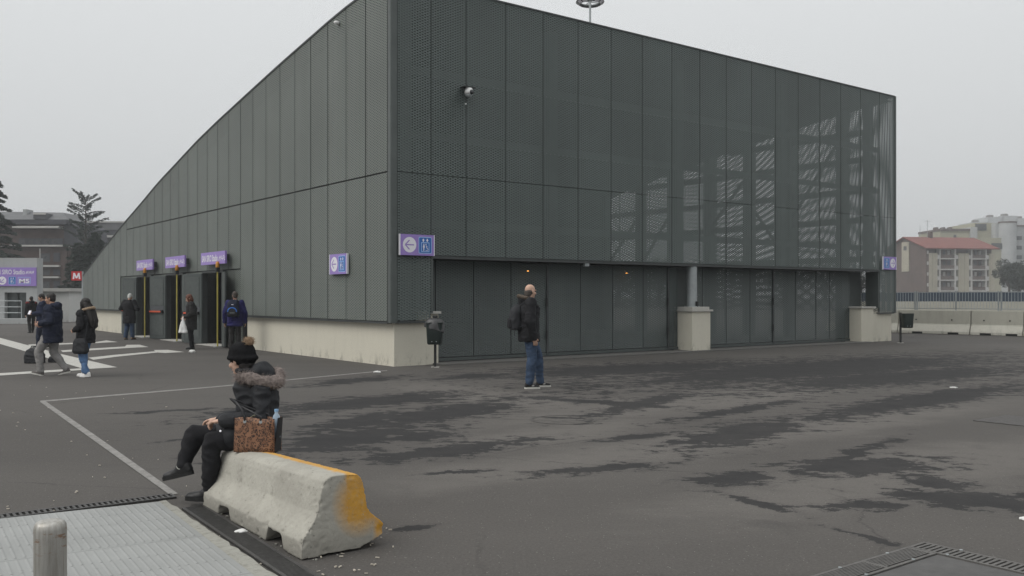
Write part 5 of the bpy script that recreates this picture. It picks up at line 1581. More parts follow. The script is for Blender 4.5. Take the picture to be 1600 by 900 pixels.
def person(label, loc, face, H, joints=None, head_yaw=0.0, head_pitch=0.0, jacket=('black_cloth', .80), jacket_bulk=1.0, trousers='charcoal', trouser_w=1.0,
           shoes=('black_shoe', 'sole_black'), feet=None, hair=('short', 'hair_dark'), skin='skin', hood=True, fur=None, voxel=.0075, cv=.0125, group=None, curl=.6, seat=False, hands=None, yoke=None):
    J = {k: Vector(v) for k, v in STAND.items()}
    for k, v in (joints or {}).items(): J[k] = Vector(v)
    s = H / 1.75
    f = Vector((face[0], face[1], 0)).normalized()
    e = empty('person', loc, math.atan2(-f.x, f.y)); e.scale = (s, s, s)
    tag(e, label, 'person', group)
    hr = euler3(R(head_yaw), R(head_pitch)); hc = J['head']
    hp = lambda x, y, z: hc + hr @ Vector((x, y, z))
    # --- body: one continuous skin surface
    b = Blob()
    b.ell(hp(0, -.012, .028), (.074, .094, .088), hr); b.ell(hp(0, .018, -.03), (.062, .074, .082), hr)
    b.ell(hp(0, .045, -.082), (.040, .042, .034), hr)
    b.cap(hp(0, .088, .005), .010, hp(0, .107, -.030), .0135); b.ell(hp(0, .098, -.033), (.018, .012, .009), hr)
    b.ell(hp(0, .085, .022), (.055, .016, .012), hr)
    for sx in (-1, 1):
        b.ell(hp(sx * .076, -.008, -.008), (.010, .020, .032), hr @ Matrix.Rotation(sx * .3, 3, 'Z'))
        b.ell(hp(sx * .042, .066, -.030), (.024, .022, .022), hr)
    b.ell(hp(0, .090, -.062), (.024, .010, .009), hr)
    b.cap(J['neck'] - UP * .03, .062, hp(0, -.02, -.06), .054)
    tw = (J['chest'] - J['pelvis'])
    b.loft([(J['pelvis'] - UP * .06, .12, .09), (J['pelvis'], .155, .105), (J['waist'], .135, .095), (J['chest'], .16, .11), (J['neck'] - UP * .05, .12, .08), (J['neck'], .06, .06)])
    for S, sx in (('L', -1), ('R', 1)):
        b.chain([J['sh' + S], J['el' + S], J['wr' + S]], [.052, .041, .028])
        b.chain([J['hip' + S], J['kn' + S], J['an' + S]], [.088, .056, .042])
        d = J['wr' + S] - J['el' + S]
        hd = (hands or {}).get(S)
        if hd: d, pn, sd = Vector(hd[0]), Vector(hd[1]), Vector(hd[2])
        else: pn, sd = Vector((-sx, 0, 0)), Vector((0, 1, 0))
        hand(b, J['wr' + S] + d.normalized() * .02, d, pn, sd, curl)
    FT = {}
    for S, sx in (('L', -1), ('R', 1)):
        yaw, pit = (feet or {}).get(S, (sx * -8, 0))
        fm = Matrix.Rotation(R(yaw), 3, 'Z') @ Matrix.Rotation(R(pit), 3, 'X')
        FT[S] = (fm, J['an' + S])
        a = J['an' + S]
        b.cap(a + fm @ Vector((0, -.035, -.045)), .030, a + fm @ Vector((0, .13, -.052)), .024)
    b.build('body', M[skin], e, voxel, 2)
    for sx in (-1, 1):
        o = Blob().ell(hp(sx * .031, .083, .004), (.013, .007, .006), hr); me = bpy.data.meshes.new('eye'); me.from_pydata(o.v, [], o.f); me.materials.append(M['eye']); link('eye', me, e, True)
    o = Blob().ell(hp(0, .097, -.063), (.022, .005, .0045), hr); me = bpy.data.meshes.new('mouth'); me.from_pydata(o.v, [], o.f); me.materials.append(M['lip']); link('mouth', me, e, True)
    # --- trousers
    b = Blob(); w = trouser_w
    b.ell(J['pelvis'] - UP * .01, (.170 * w, .125 * w, .13))
    for S in 'LR':
        b.ell(J['hip' + S] - UP * .03, (.096 * w, .115 * w, .12))
        kn, an, hip = J['kn' + S], J['an' + S], J['hip' + S]
        b.chain([hip, hip.lerp(kn, .5), kn, kn.lerp(an, .4), an.lerp(kn, .06)], [.100 * w, .090 * w, .073 * w, .070 * w, .060 * w])
    b.build('trousers', M[trousers], e, cv, 3, .015, 9, (1, 1, 1.6), 3.1 + H, None)
    # --- shoes
    for S in 'LR':
        fm, a = FT[S]
        q = lambda x, y, z: a + fm @ Vector((x, y, z))
        b = Blob(); b.cap(q(0, -.045, -.040), .036, q(0, .05, -.043), .038); b.cap(q(0, .05, -.047), .040, q(0, .155, -.055), .030); b.cap(q(0, -.03, -.01), .044, q(0, .03, -.025), .040); b.ell(q(0, .12, -.053), (.044, .06, .026), fm)
        sh = b.build('shoe', M[shoes[0]], e, .009, 3)
        o = MB(); pts = []
        for k in range(20):
            t = 2 * math.pi * k / 20; y = .054 + .136 * math.cos(t); x = (.046 if y > .02 else .040) * math.copysign(abs(math.sin(t)) ** .8, math.sin(t)); pts.append(q(x, y, -.085))
        o.prism(pts, fm @ Vector((0, 0, .030))); o.build('sole', M[shoes[1]], sh, local=True)
    # --- jacket
    jm, hem = jacket; k = jacket_bulk
    b = Blob(); rows = []
    if not seat:
        if hem < .88:
            rows.append(((J['pelvis'].x, J['pelvis'].y, hem), .192 * k, .150 * k)); rows.append(((J['pelvis'].x, J['pelvis'].y, hem + .03), .194 * k, .152 * k))
        rows += [(J['pelvis'] + UP * .01, .188 * k, .148 * k)]
    else:
        rows += [(J['pelvis'] - UP * .05, .20 * k, .17 * k), (J['pelvis'] + UP * .04, .205 * k, .18 * k)]
    rows += [(J['waist'], .182 * k, .143 * k), (J['chest'], .200 * k, .150 * k), (J['chest'].lerp(J['neck'], .5), .195 * k, .138 * k), (J['neck'] - UP * .05, .150 * k, .105 * k), (J['neck'], .095, .092), (J['neck'] + UP * .035, .082, .085)]
    b.loft(rows)
    for S in 'LR':
        sh, el, wr = J['sh' + S], J['el' + S], J['wr' + S]
        b.ell(sh - UP * .01, (.080 * k, .085 * k, .080 * k))
        b.chain([sh, sh.lerp(el, .5), el, el.lerp(wr, .5), wr], [.078 * k, .073 * k, .066 * k, .061 * k, .050 * k])
    jk = b.build('jacket', M[jm], e, cv, 3, .018, 8, (1, 1, 1.9), 1.7 + H)
    if hood:
        b = Blob(); n_ = J['neck']
        b.ell(n_ + Vector((0, -.10, .005)), (.125, .075, .085)); b.cap(n_ + Vector((-.09, -.02, .015)), .045, n_ + Vector((-.05, -.11, .02)), .055); b.cap(n_ + Vector((.09, -.02, .015)), .045, n_ + Vector((.05, -.11, .02)), .055)
        b.build('hood', M[jm], jk, cv, 3, .012, 12)
    if fur:
        b = Blob(); n_ = J['neck']; pts = [n_ + Vector((.125 * math.sin(t), -.06 - .11 * math.cos(t), .035 + .035 * math.cos(t))) for t in np.linspace(-2.0, 2.0, 9)]
        b.chain(pts, [.03] * 9)
        b.build('fur_trim', M[fur], jk, .010, 1, .012, 40)
    if yoke:
        b = Blob(); n_ = J['neck']
        for S in 'LR': b.cap(J['sh' + S] + UP * .012, .080 * k, J['neck'] - UP * .055 + (J['sh' + S] - J['neck']) * .2, .085 * k)
        b.build('shoulder_yoke', M[yoke], jk, cv, 3, .008, 8)
    # --- hair
    st, hm = hair
    b = Blob()
    if st == 'short':
        b.ell(hp(0, -.020, .042), (.080, .096, .088), hr); b.ell(hp(0, -.050, -.01), (.072, .060, .075), hr)
        for sx in (-1, 1): b.cap(hp(sx * .070, .012, .03), .016, hp(sx * .072, .010, -.012), .010)
    elif st == 'bald':
        b.ell(hp(0, -.034, -.012), (.0785, .0795, .050), hr); b.ell(hp(0, -.052, -.050), (.066, .056, .058), hr)
    elif st == 'bob':
        b.ell(hp(0, -.020, .042), (.088, .104, .092), hr); b.ell(hp(0, -.05, -.04), (.095, .070, .11), hr)
        for sx in (-1, 1): b.cap(hp(sx * .078, .035, .03), .026, hp(sx * .080, .035, -.10), .026)
    elif st == 'long':
        b.ell(hp(0, -.020, .042), (.088, .104, .092), hr); b.ell(hp(0, -.05, -.04), (.092, .075, .11), hr)
        for sx in (-1, 0, 1): b.chain([hp(sx * .05, -.06, -.02), J['neck'] + Vector((sx * .07, -.13, -.04)), J['neck'] + Vector((sx * .075, -.19, -.22)), J['neck'] + Vector((sx * .06, -.20, -.36))], [.06, .062, .055, .03])
        for sx in (-1, 1): b.cap(hp(sx * .076, .030, .03), .026, hp(sx * .082, .02, -.12), .030)
    if st != 'none':
        b.build('hair', M[hm], e, .009, 2, .006, 34, (1, 1, .5))
    return e, J

def fur_cards(name, parent, pts, rad, n, length, mat, seed, local=True, gravity=.3):
    rnd = random.Random(seed); b = MB()
    for k in range(n):
        i = rnd.randrange(len(pts) - 1); c = pts[i].lerp(pts[i + 1], rnd.random())
        d = Vector((rnd.gauss(0, 1), rnd.gauss(0, 1), rnd.gauss(0, 1))).normalized()
        c = c + d * rad * rnd.uniform(.5, 1.0); d2_ = (d + Vector((rnd.gauss(0, .4), rnd.gauss(0, .4), rnd.gauss(0, .4) - gravity))).normalized()
        w = d2_.orthogonal().normalized() * length * .055
        L = length * rnd.uniform(.6, 1.2)
        b.face([c - w, c + w, c + d2_ * L])
    return b.build(name, mat, parent, local=local)

def backpack(label, e, J, size, mats, group=None, face=None, arcs=None, drop=0.0):
    """worn on the back; a thing of its own"""
    s = e.scale.x
    p = empty('backpack', e.location + Vector((0, 0, 0)), e.rotation_euler.z); p.scale = e.scale
    tag(p, label, 'backpack')
    w, d, h = size
    c = J['chest'] + Vector((0, -.15 - d * .5, .01 - drop))
    b = Blob()
    b.loft([(c + Vector((0, .0, -h * .5)), w * .42, d * .40), (c + Vector((0, -.01, -h * .42)), w * .5, d * .52), (c + Vector((0, -.01, -h * .1)), w * .5, d * .54), (c + Vector((0, .01, h * .25)), w * .46, d * .48), (c + Vector((0, .03, h * .42)), w * .36, d * .38), (c + Vector((0, .05, h * .5)), w * .22, d * .22)], 24, .6)
    bag = b.build('bag_body', M[mats[0]], p, .011, 3, .010, 10, (1, 1, 1))
    b = Blob(); b.loft([(c + Vector((0, -d * .46, -h * .42)), w * .34, d * .20), (c + Vector((0, -d * .50, -h * .36)), w * .38, d * .24), (c + Vector((0, -d * .47, -h * .08)), w * .37, d * .22), (c + Vector((0, -d * .42, -h * .02)), w * .30, d * .14)], 24, .6)
    b.build('front_pocket', M[mats[1]], p, .010, 3, .006, 12)
    for sx in (-1, 1):
        b = Blob(); sh = J['sh' + ('L' if sx < 0 else 'R')]
        n_ = J['neck']
        q = [c + Vector((sx * w * .25, d * .3, h * .42)), n_ + Vector((sx * .12, -.08, -.01)), n_ + Vector((sx * .125, .03, -.01)), J['chest'] + Vector((sx * .13, .155, .06)), J['chest'] + Vector((sx * .17, .10, -.12)), c + Vector((sx * w * .46, d * .3, -h * .38))]
        b.chain(q, [.017] * 6); b.build('shoulder_strap', M[mats[0]], p, .009, 1)
        q = [c + Vector((sx * w * .46, 0, -h * .40)), c + Vector((sx * w * .50, -.05, -h * .55)), c + Vector((sx * w * .5, -.04, -h * .72))]
        MB().tube(q, .006, 6).build('loose_strap', M[mats[0]], p, local=True)
    b = MB(); b.tube([c + Vector((.03 * math.cos(t), -.0 + .05, h * .5 + .035 * math.sin(t))) for t in np.linspace(0, math.pi, 8)], .007, 6); b.build('grab_loop', M[mats[0]], p, local=True)
    if arcs:
        yb = -d * .74
        b = MB(); b.tube([c + Vector((w * .36 * math.cos(t), yb, -h * .18 + h * .22 * math.sin(t))) for t in np.linspace(-.1, math.pi + .1, 16)], .016, 6); b.build('piping', M[arcs], p, local=True)
        b = MB(); b.box(c.x - .03, c.x + .03, c.y - d * .60, c.y - d * .56, c.z + h * .2, c.z + h * .235); b.build('logo_patch', M['sign_white'], p, local=True)
        b = MB(); b.box(c.x - w * .2, c.x + w * .2, c.y - d * .79, c.y - d * .73, c.z - h * .27, c.z - h * .25); b.build('zip', M['steel_grey'], p, local=True)
    return p

# 1 the bald man
g1 = G(826, 606.5)
pe1, J1 = person('bald man with black parka, jeans and backpack, looking back over the forecourt', g1, (math.cos(R(13)), math.sin(R(13))), 1.84,
    dict(anR=(.11, -.02, .085), knR=(.115, .03, .51), anL=(-.15, .24, .085), knL=(-.12, .19, .52), hipL=(-.09, .02, .93), elR=(.275, -.05, 1.13), wrR=(.235, .03, .865), wrL=(-.24, .06, .88), head=(0, .03, 1.615), shL=(-.19, -.01, 1.425), shR=(.19, -.01, 1.425), neck=(0, 0, 1.465)),
    head_yaw=28, head_pitch=4, jacket=('black_cloth', .79), jacket_bulk=1.16, trousers='denim', trouser_w=1.08, shoes=('charcoal', 'sole_white'), feet=dict(R=(0, 0), L=(0, 0)),
    hair=('bald', 'hair_grey'), skin='skin_pale', voxel=.0055, cv=.011, curl=.75, fur='fur_dark')
backpack('black backpack worn by the bald man', pe1, J1, (.29, .165, .42), ('black_nylon', 'black_cloth'), drop=.10)
# pale suede panels on the bald man's trainers
for S, ch in zip('LR', [o for o in pe1.children if o.name.startswith('shoe')]):
    a = J1['an' + S]
    Blob().ell(a + Vector((0, .055, -.036)), (.0455, .045, .024)).build('shoe_panel', M['grey_cloth'], ch, .008, 1)
# 2 man walking left
pe2, J2 = person('man in navy jacket and grey trousers striding left', G(82, 586.5), (-1, -.03), 1.68,
    dict(hipL=(-.09, .02, .92), knL=(-.10, .24, .52), anL=(-.10, .20, .09), hipR=(.09, -.01, .92), knR=(.10, .03, .50), anR=(.10, -.24, .12),
         elL=(-.28, -.09, 1.14), wrL=(-.20, .16, 1.10), elR=(.26, .02, 1.13), wrR=(.16, .22, 1.08), head=(0, .045, 1.63)),
    head_pitch=6, jacket=('navy_dark', .70), jacket_bulk=1.17, trousers='grey_cloth', trouser_w=1.12, shoes=('grey_shoe', 'sole_white'), feet=dict(L=(0, 14), R=(0, -14)), hair=('short', 'hair_dark'), group='passers-by at the left', yoke=None)
# 3 woman with long hair
pe3, J3 = person('long-haired woman in black jacket, blue jeans and white shoes', G(134, 588.5), (-.97, .22), 1.57,
    dict(hipL=(-.09, 0, .93), knL=(-.085, .06, .51), anL=(-.085, -.10, .09), hipR=(.09, 0, .93), knR=(.08, .10, .51), anR=(.08, .10, .085), elL=(-.26, -.06, 1.13), wrL=(-.17, .16, 1.05), elR=(.25, -.02, 1.13), wrR=(.15, .2, 1.05)),
    jacket=('black_cloth', .76), jacket_bulk=1.10, trousers='denim_light', trouser_w=.95, shoes=('white_shoe', 'white_shoe'), feet=dict(L=(0, -6), R=(0, 0)), hair=('long', 'hair_dark'), fur='fur_tan', skin='skin_pale', group='passers-by at the left')
# 4 man in navy standing with phone
pe4, J4 = person('man in dark navy tracksuit looking at a phone behind the striding man', G(66, 544), (-.93, -.36), 1.69,
    dict(elL=(-.26, -.02, 1.13), wrL=(-.12, .25, 1.12), elR=(.26, -.02, 1.13), wrR=(.20, .12, .95), anL=(-.12, .10, .085), anR=(.12, -.12, .085), knL=(-.11, .09, .51)),
    head_pitch=26, jacket=('navy', .78), jacket_bulk=1.12, trousers='navy_dark', trouser_w=1.08, shoes=('black_shoe', 'sole_white'), hair=('short', 'hair_dark'), group='passers-by at the left')
# 5 far person
pe5, J5 = person('distant person in dark jacket with red shoulders before the kiosk', G(49, 520), (-.75, .66), 1.62, dict(anL=(-.11, -.12, .085), anR=(.11, .14, .085)),
    jacket=('black_cloth', .78), jacket_bulk=1.08, trousers='charcoal', shoes=('black_shoe', 'sole_black'), hair=('short', 'hair_dark'), group='passers-by at the left', voxel=.009, yoke='dark_red')
# 6 white-haired person at the far door
pe6, J6 = person('white-haired person in black coat seen from behind at the farthest door', G(202, 530.5), (.12, 1), 1.74,
    dict(elL=(-.33, -.02, 1.17), wrL=(-.24, .20, 1.13), elR=(.33, -.02, 1.17), wrR=(.24, .20, 1.13), head=(0, .055, 1.61), anL=(-.13, -.04, .085), anR=(.12, .02, .085)),
    head_pitch=18, jacket=('black_cloth', .62), jacket_bulk=1.20, trousers='denim', trouser_w=1.15, shoes=('tan_shoe', 'sole_black'), hair=('short', 'hair_white'), hood=False, group='people at the exit doors')
# 7 red-haired woman
pe7, J7 = person('red-haired woman in black coat holding a white bag by the middle door', G(299, 545.5), (-.93, -.30), 1.70,
    dict(head=(0, .07, 1.60), neck=(0, .02, 1.46), elL=(-.27, -.04, 1.14), wrL=(-.20, .17, 1.02), elR=(.25, -.02, 1.14), wrR=(.2, .14, 1.0)),
    head_pitch=24, jacket=('charcoal', .62), jacket_bulk=1.10, trousers='black_cloth', trouser_w=1.05, shoes=('black_shoe', 'sole_black'), hair=('bob', 'hair_red'), skin='skin_pale', hood=False, group='people at the exit doors')
# 8 man in blue with backpack
pe8, J8 = person('man in blue jacket with backpack, back turned, near the closest door', G(367, 549), (-.10, 1), 1.76,
    dict(elL=(-.28, -.03, 1.13), wrL=(-.30, .05, .87), elR=(.28, -.03, 1.13), wrR=(.28, .07, .87), head=(0, .02, 1.63)),
    jacket=('blue_cloth', .74), jacket_bulk=1.16, trousers='charcoal', trouser_w=1.05, shoes=('black_shoe', 'sole_black'), hair=('short', 'hair_grey'), head_yaw=14, head_pitch=6, hood=False, group='people at the exit doors')
M['pack_blue'] = plain('pack_blue', (0.03, 0.16, 0.55), 0.5, 0.1, 9)
backpack('black backpack with bright blue piping on the man in blue', pe8, J8, (.34, .20, .50), ('navy_dark', 'black_nylon'), arcs='pack_blue', drop=.02)

# ------------------------------------------------------------------ things the people carry
def carrier(center, w, h, label):
    e = empty('carrier_bag', center); tag(e, label, 'bag')
    b = Blob(); b.loft([((0, 0, 0), w * .50, .05), ((0, 0, h * .06), w * .52, .06), ((0, 0, h * .45), w * .36, .05), ((0, 0, h * .8), w * .15, .03), ((0, 0, h), w * .05, .018)], 20, .8)
    b.build('bag_sack', M['white_bag'], e, .010, 2, .012, 12, (1, 1, .5)); return e
c = wmat(pe7) @ (J7['wrL'] + Vector((-.04, .06, -.02)))
carrier(Vector((c.x, c.y - .03, c.z - .46)), .27, .46, 'white plastic carrier bag held by the red-haired woman')
# phone
c = wmat(pe4) @ (J4['wrL'] + Vector((.0, .10, .04)))
o = MB().obox(Vector((0, 0, 0)), (.036, 0, 0), (0, .045, .055), (0, -.003, .0025)).build('mobile_phone', M['sign_white']); o.location = c
tag(o, 'pale mobile phone in the hand of the man in navy tracksuit', 'phone')
# shoulder bag of the long-haired woman
mw = wmat(pe3); sb = empty('shoulder_bag', mw @ Vector((-.24, -.05, .72)), pe3.rotation_euler.z); tag(sb, 'black shoulder bag at the hip of the long-haired woman', 'bag')
b = Blob(); b.loft([((0, 0, -.17), .05, .13), ((0, 0, -.12), .07, .17), ((0, 0, .05), .06, .15), ((0, 0, .13), .035, .11)], 22, .6); b.build('bag_sack', M['black_nylon'], sb, .011, 3, .012, 12)
MB().tube([(0, -.10, .10), (.06, -.10, .35), (.14, -.06, .56), (.16, .06, .56), (.06, .10, .35), (0, .10, .10)], .012, 6).build('strap', M['black_nylon'], sb, local=True)
# duffel bags on the ground
def duffel(px, py, w, h, d, label, rz=0.0):
    c = G(px, py); e = empty('duffel_bag', c, rz); tag(e, label, 'bag', 'black bags on the ground')
    b = Blob(); b.loft([((0, 0, .0), w * .46, d * .45), ((0, 0, .03), w * .5, d * .5), ((0, 0, h * .55), w * .49, d * .47), ((0, 0, h * .85), w * .40, d * .36), ((0, 0, h), w * .22, d * .16)], 28, .6)
    b.build('bag_sack', M['black_nylon'], e, .012, 3, .014, 9, (1, 1, 1), 0, .004)
    MB().tube([(-w * .2, -d * .2, h * .9), (-w * .12, -d * .1, h * 1.16), (w * .12, -d * .1, h * 1.16), (w * .2, -d * .2, h * .9)], .013, 6).build('handle', M['black_nylon'], e, local=True)
    return e
duffel(54.5, 567.5, .46, .36, .30, 'black duffel bag on the ground in front of the tracksuit man')
duffel(87, 566, .34, .16, .24, 'flat black bag lying behind the striding man')
# ------------------------------------------------------------------ seated person on the barrier
SF = Vector((-.96, .28, 0)).normalized()
SLOC = Vector((-2.04, 7.16, 0))
srz = math.atan2(-SF.x, SF.y)
SI = (Matrix.Translation(SLOC) @ Matrix.Rotation(srz, 4, 'Z')).inverted()
def sj(px, py, y): return SI @ AT(px, py, y)
SJ = dict(pelvis=sj(396, 682, 7.16), waist=sj(402, 650, 7.18), chest=sj(403, 622, 7.19), neck=sj(392, 587, 7.2), head=sj(377, 563, 7.2),
          shL=sj(409, 610, 7.03), elL=sj(408, 652, 6.98), wrL=sj(353, 657, 6.95), shR=sj(392, 607, 7.38), elR=sj(380, 650, 7.44), wrR=sj(346, 655, 7.25),
          hipL=sj(392, 688, 7.06), knL=sj(333, 688, 6.97), anL=sj(326, 765, 7.0), hipR=sj(388, 684, 7.26), knR=sj(304, 677, 7.10), anR=sj(285, 727, 7.06))
pe9, J9 = person('seated person in black parka and pom-pom hat on the concrete barrier', SLOC, SF, 1.75, SJ, head_yaw=-14, head_pitch=10,
    jacket=('black_nylon', 0), jacket_bulk=.93, trousers='black_cloth', trouser_w=.92, shoes=('black_shoe', 'sole_black'), feet=dict(L=(8, 0), R=(4, -14)), hair=('none', 'hair_dark'), skin='skin_pale',
    hood=False, voxel=.0055, cv=.009, seat=True, curl=1.0, hands=dict(L=((0, 1, -.12), (0, -.2, -1), (1, .2, 0)), R=((.0, 1, -.1), (0, 0, -1), (-1, .2, 0))))
hr9 = euler3(R(-14), R(10)); hc9 = J9['head']; hp9 = lambda x, y, z: hc9 + hr9 @ Vector((x, y, z))
# knitted hat with turned-up brim and a fur bobble
b = Blob(); b.ell(hp9(0, -.018, .052), (.096, .114, .098), hr9); b.ell(hp9(0, -.045, .02), (.092, .085, .085), hr9); b.ell(hp9(0, -.07, .10), (.055, .055, .05), hr9)
for k in range(18):
    t0, t1 = 2 * math.pi * k / 18, 2 * math.pi * (k + 1) / 18
    b.cap(hp9(.093 * math.cos(t0), -.018 + .112 * math.sin(t0), .018 + .018 * math.sin(t0)), .017, hp9(.093 * math.cos(t1), -.018 + .112 * math.sin(t1), .018 + .018 * math.sin(t1)), .017)
hat = b.build('knitted_hat', M['black_knit'], pe9, .008, 3, .004, 30, (1, 1, .2))
pc = hp9(0, -.110, .135)
b = Blob(); b.ell(pc, (.034, .034, .034)); pom = b.build('bobble', M['fur_brown'], hat, .009, 1, .008, 40); 
fur_cards('bobble_hair', pom, [pc, pc + Vector((0, 0, .001))], .034, 900, .028, M['fur_brown'], 4, True, .1)
# hair tuft below the hat
b = Blob(); b.ell(hp9(0, -.055, -.045), (.072, .05, .06), hr9); b.build('hair', M['hair_dark'], pe9, .009, 2, .005, 34)
# hood lying on the shoulders with a wide fur trim
n9 = J9['neck']
b = Blob(); b.ell(n9 + Vector((0, -.10, .03)), (.125, .075, .08)); b.ell(n9 + Vector((0, -.05, .0)), (.13, .095, .07)); b.cap(n9 + Vector((0, -.10, .045)), .072, n9 + Vector((0, -.13, -.02)), .08)
hood9 = b.build('hood', M['black_nylon'], pe9, .010, 3, .012, 11)
fp = [n9 + Vector(v) for v in ((-.135, .02, .0), (-.155, -.05, .0), (-.155, -.12, -.015), (-.13, -.19, -.035), (-.06, -.225, -.05), (.03, -.225, -.04), (.12, -.17, .01), (.15, -.08, .02), (.13, .02, .01), (.10, .07, -.02))]
b = Blob(); b.chain(fp, [.024, .036, .044, .046, .046, .046, .044, .040, .034, .02])
fur9 = b.build('fur_trim', M['fur_grey'], hood9, .010, 1, .014, 30)
fur_cards('fur_hair', fur9, fp, .042, 4200, .050, M['fur_grey'], 5, True, .35)
# collar
b = Blob()
for k in range(12):
    t0, t1 = -2.2 + 4.4 * k / 12, -2.2 + 4.4 * (k + 1) / 12
    b.cap(n9 + Vector((.088 * math.sin(t0), .012 + .09 * math.cos(t0), .045)), .024, n9 + Vector((.088 * math.sin(t1), .012 + .09 * math.cos(t1), .045)), .024)
b.build('collar', M['black_nylon'], pe9, .009, 3, .005, 14)
# skirt of the parka over the thighs
b = Blob(); pv = J9['pelvis']
for S in 'LR': b.chain([J9['hip' + S] + UP * .03, J9['hip' + S].lerp(J9['kn' + S], .42) + UP * .03], [.125, .108])
b.build('jacket_skirt', M['black_nylon'], pe9, .010, 3, .012, 9)
# socks showing above the shoes
for S in 'LR':
    a, k_ = J9['an' + S], J9['kn' + S]
    b = Blob(); b.cap(a - (k_ - a).normalized() * .01, .043, a + (k_ - a).normalized() * .045, .044); b.build('sock', M['sole_white' if S == 'R' else 'black_cloth'], pe9, .009, 2)
# small white press stud on the sleeve pocket
for p_ in (J9['knL'] + Vector((-.08, -.12, .085)),):
    MB().tube([p_, p_ + Vector((-.006, 0, .004))], .008, 8).build('press_stud', M['sign_white'], pe9, local=True)

# ------------------------------------------------------------------ leopard tote standing on the barrier
def mk_leopard():
    m = NT('leopard_print')
    ob = m.tc.outputs['Object']
    wv = m.n.new('ShaderNodeVectorMath'); wv.operation = 'MULTIPLY_ADD'
    m.l.new(m.noise(60, 3, .6, None, 0, 'col'), wv.inputs[0]); wv.inputs[1].default_value = (.012, .012, .012); m.l.new(ob, wv.inputs[2])
    v = m.voronoi(46, wv.outputs[0]); n = m.noise(110, 3, .6)
    ring = m.math('MULTIPLY', m.rng(v, .26, .34), m.rng(v, .60, .50))
    spot = m.math('MULTIPLY', ring, m.rng(n, .40, .50))
    c = m.mix(m.rng(m.noise(14), .3, .7), (.175, .085, .048), (.26, .135, .078))
    c = m.mix(m.rng(v, .20, .30, .55, 0), c, (.13, .050, .026))
    c = m.mix(spot, c, (.018, .011, .010))
    m.set(c, .6, 0, .35); m.bump(n, .1, .003)
    return m.mat
M['leopard'] = mk_leopard()
M['black_leather'] = plain('bag_leather', (0.014, 0.014, 0.016), 0.4, 0.2, 12)
BC = AT(402.5, 697, 6.90)
tu = Vector((.985, -.17, 0)).normalized(); tv = Vector((-tu.y, tu.x, 0))
BC.z = 0.437
tote = empty('leopard_tote', BC, math.atan2(tu.y, tu.x)); tag(tote, 'leopard print tote bag standing beside the seated person', 'bag')
w, d, h = .162, .065, .258
def slab(name, x0, x1, xt0, xt1, y0, y1, z0, z1, mat, bulge=0.0):
    b = MB(); n = 9; mrow = 8
    vs = []
    for side in (0, 1):
        for i in range(n):
            for j in range(mrow):
                a, t = i / (n - 1), j / (mrow - 1)
                x = (x0 + (x1 - x0) * a) * (1 - t) + (xt0 + (xt1 - xt0) * a) * t
                z = z0 + (z1 - z0) * t + .006 * math.sin(6 * a) * t
                y = (y0 if side == 0 else y1) + (-bulge if side == 0 else bulge * .2) * math.sin(math.pi * a) * math.sin(math.pi * (0.15 + .7 * t)) + .003 * noise.noise(Vector((x * 20, z * 20, side)))
                vs.append((x, y, z))
    b.v = vs
    ix = lambda s_, i, j: s_ * n * mrow + i * mrow + j
    for i in range(n - 1):
        for j in range(mrow - 1):
            b.f.append((ix(0, i, j), ix(0, i + 1, j), ix(0, i + 1, j + 1), ix(0, i, j + 1))); b.m.append(0)
            b.f.append((ix(1, i, j), ix(1, i, j + 1), ix(1, i + 1, j + 1), ix(1, i + 1, j))); b.m.append(0)
    for i in range(n - 1):
        b.f.append((ix(0, i, 0), ix(1, i, 0), ix(1, i + 1, 0), ix(0, i + 1, 0))); b.f.append((ix(0, i, mrow - 1), ix(0, i + 1, mrow - 1), ix(1, i + 1, mrow - 1), ix(1, i, mrow - 1))); b.m += [0, 0]
    for j in range(mrow - 1):
        b.f.append((ix(0, 0, j), ix(0, 0, j + 1), ix(1, 0, j + 1), ix(1, 0, j))); b.f.append((ix(0, n - 1, j), ix(1, n - 1, j), ix(1, n - 1, j + 1), ix(0, n - 1, j + 1))); b.m += [0, 0]
    return b.build(name, mat, tote, smooth=True, local=True)
slab('front_panel', -w, w, -w * .93, w * 1.0, -d, -d + .008, .0, h, M['leopard'], .012)
slab('back_panel', -w, w, -w * .93, w, d - .008, d, .0, h * 1.0, M['leopard'], -.008)
slab('base_panel', -w, w, -w, w, -d + .009, d - .009, .0, .012, M['black_leather'])
for sx in (-1, 1):
    b = MB(); x = sx * w
    b.face([(x * .985, -d + .008, .0), (x * .985, d - .008, .0), (x * (1.0 if sx > 0 else .92) + sx * .02, d - .02, h), (x * (1.0 if sx > 0 else .92) + sx * .02, -d + .03, h)])
    b.face([(x * .965, -d + .009, .0), (x * .965, d - .009, .0), (x * (1.0 if sx > 0 else .92) + sx * .014, d - .021, h), (x * (1.0 if sx > 0 else .92) + sx * .014, -d + .031, h)])
    b.build('side_gusset', M['black_leather'], tote, local=True)
b = MB(); b.box(-w * .8, w * .8, -d + .012, d - .012, .2, h * .9); b.build('bag_filling', M['charcoal'], tote, bevel=.02, local=True)
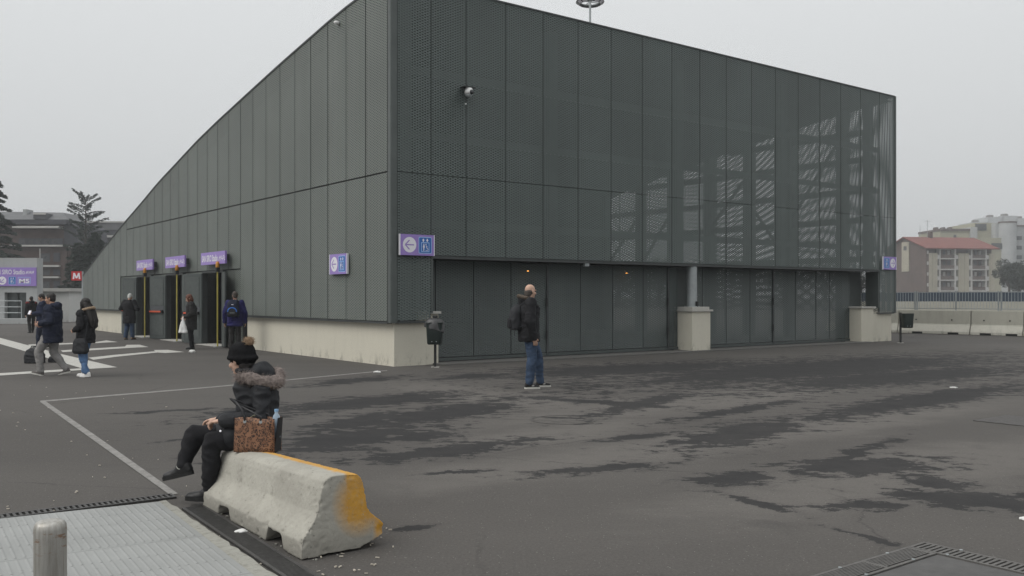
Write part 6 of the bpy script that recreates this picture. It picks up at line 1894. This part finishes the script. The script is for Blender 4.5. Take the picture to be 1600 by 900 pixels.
for sy, mat in ((-1, 0), (1, 1)):
    y = sy * (d + .004)
    q = [(-w * .42, y, h * .92), (-w * .44, y - .004, h * 1.02), (-w * .62, y * .8, h * 1.25), (-w * .95, y * .4, h * 1.42), (-w * 1.35, 0, h * 1.52), (-w * 1.0, y * .2, h * 1.36), (-w * .2, y * .6, h * 1.18), (w * .34, y, h * 1.04), (w * .36, y, h * .93)]
    MB().tube(q, .0085, 8).build('handle', M['black_leather'], tote, smooth=True, local=True)
    for sx in (-.42, .36):
        MB().tube([(w * sx, y - sy * .002, h * .90), (w * sx, y + sy * .006, h * .90)], .013, 10).build('handle_ring', M['steel_grey'], tote, local=True)
b = MB(); b.prism([(-w * .7, -.02, h * .85), (-w * .1, -.045, h * 1.06), (w * .02, -.03, h * 1.07), (-w * .5, .0, h * .86)], (.0, .012, .004)); b.build('papers', plain('paper_olive', (0.34, 0.33, 0.24), .8, .2, 30), tote, local=True)
# bottle standing in the bag
bc = BC + tu * w * .86 + tv * .025 + UP * .10
bt = NT('bottle_plastic'); bt.set((.50, .62, .74), .15, 0, .5); bt.b.inputs['Transmission Weight'].default_value = .45; bt.b.inputs['IOR'].default_value = 1.2
e = empty('water_bottle', bc); tag(e, 'clear bluish plastic bottle sticking out of the leopard tote', 'bottle')
MB().tube([bc, bc + UP * .005, bc + UP * .14, bc + UP * .168, bc + UP * .185, bc + UP * .20], [.02, .031, .031, .024, .013, .013], 18).build('bottle_body', bt.mat, e, smooth=True)
MB().tube([bc + UP * .20, bc + UP * .217], [.0155, .0155], 14).build('bottle_cap', plain('cap_blue', (.25, .42, .62), .4, .1, 10), e)

# ------------------------------------------------------------------ winter haze over the whole place
hz = bpy.data.materials.new('haze_air'); hz.use_nodes = True
hn = hz.node_tree.nodes; hn.clear()
ho = hn.new('ShaderNodeOutputMaterial'); hv = hn.new('ShaderNodeVolumePrincipled')
hv.inputs['Color'].default_value = (0.93, 0.95, 0.97, 1); hv.inputs['Density'].default_value = 0.0008; hv.inputs['Anisotropy'].default_value = 0.1
hz.node_tree.links.new(hv.outputs[0], ho.inputs['Volume'])
b = MB(); b.box(-890, 890, -55, 1490, -1.0, 70.0)
tag(b.build('haze', hz), kind='stuff', label='thin grey winter haze')

bpy.data.scenes.remove(SIDE)
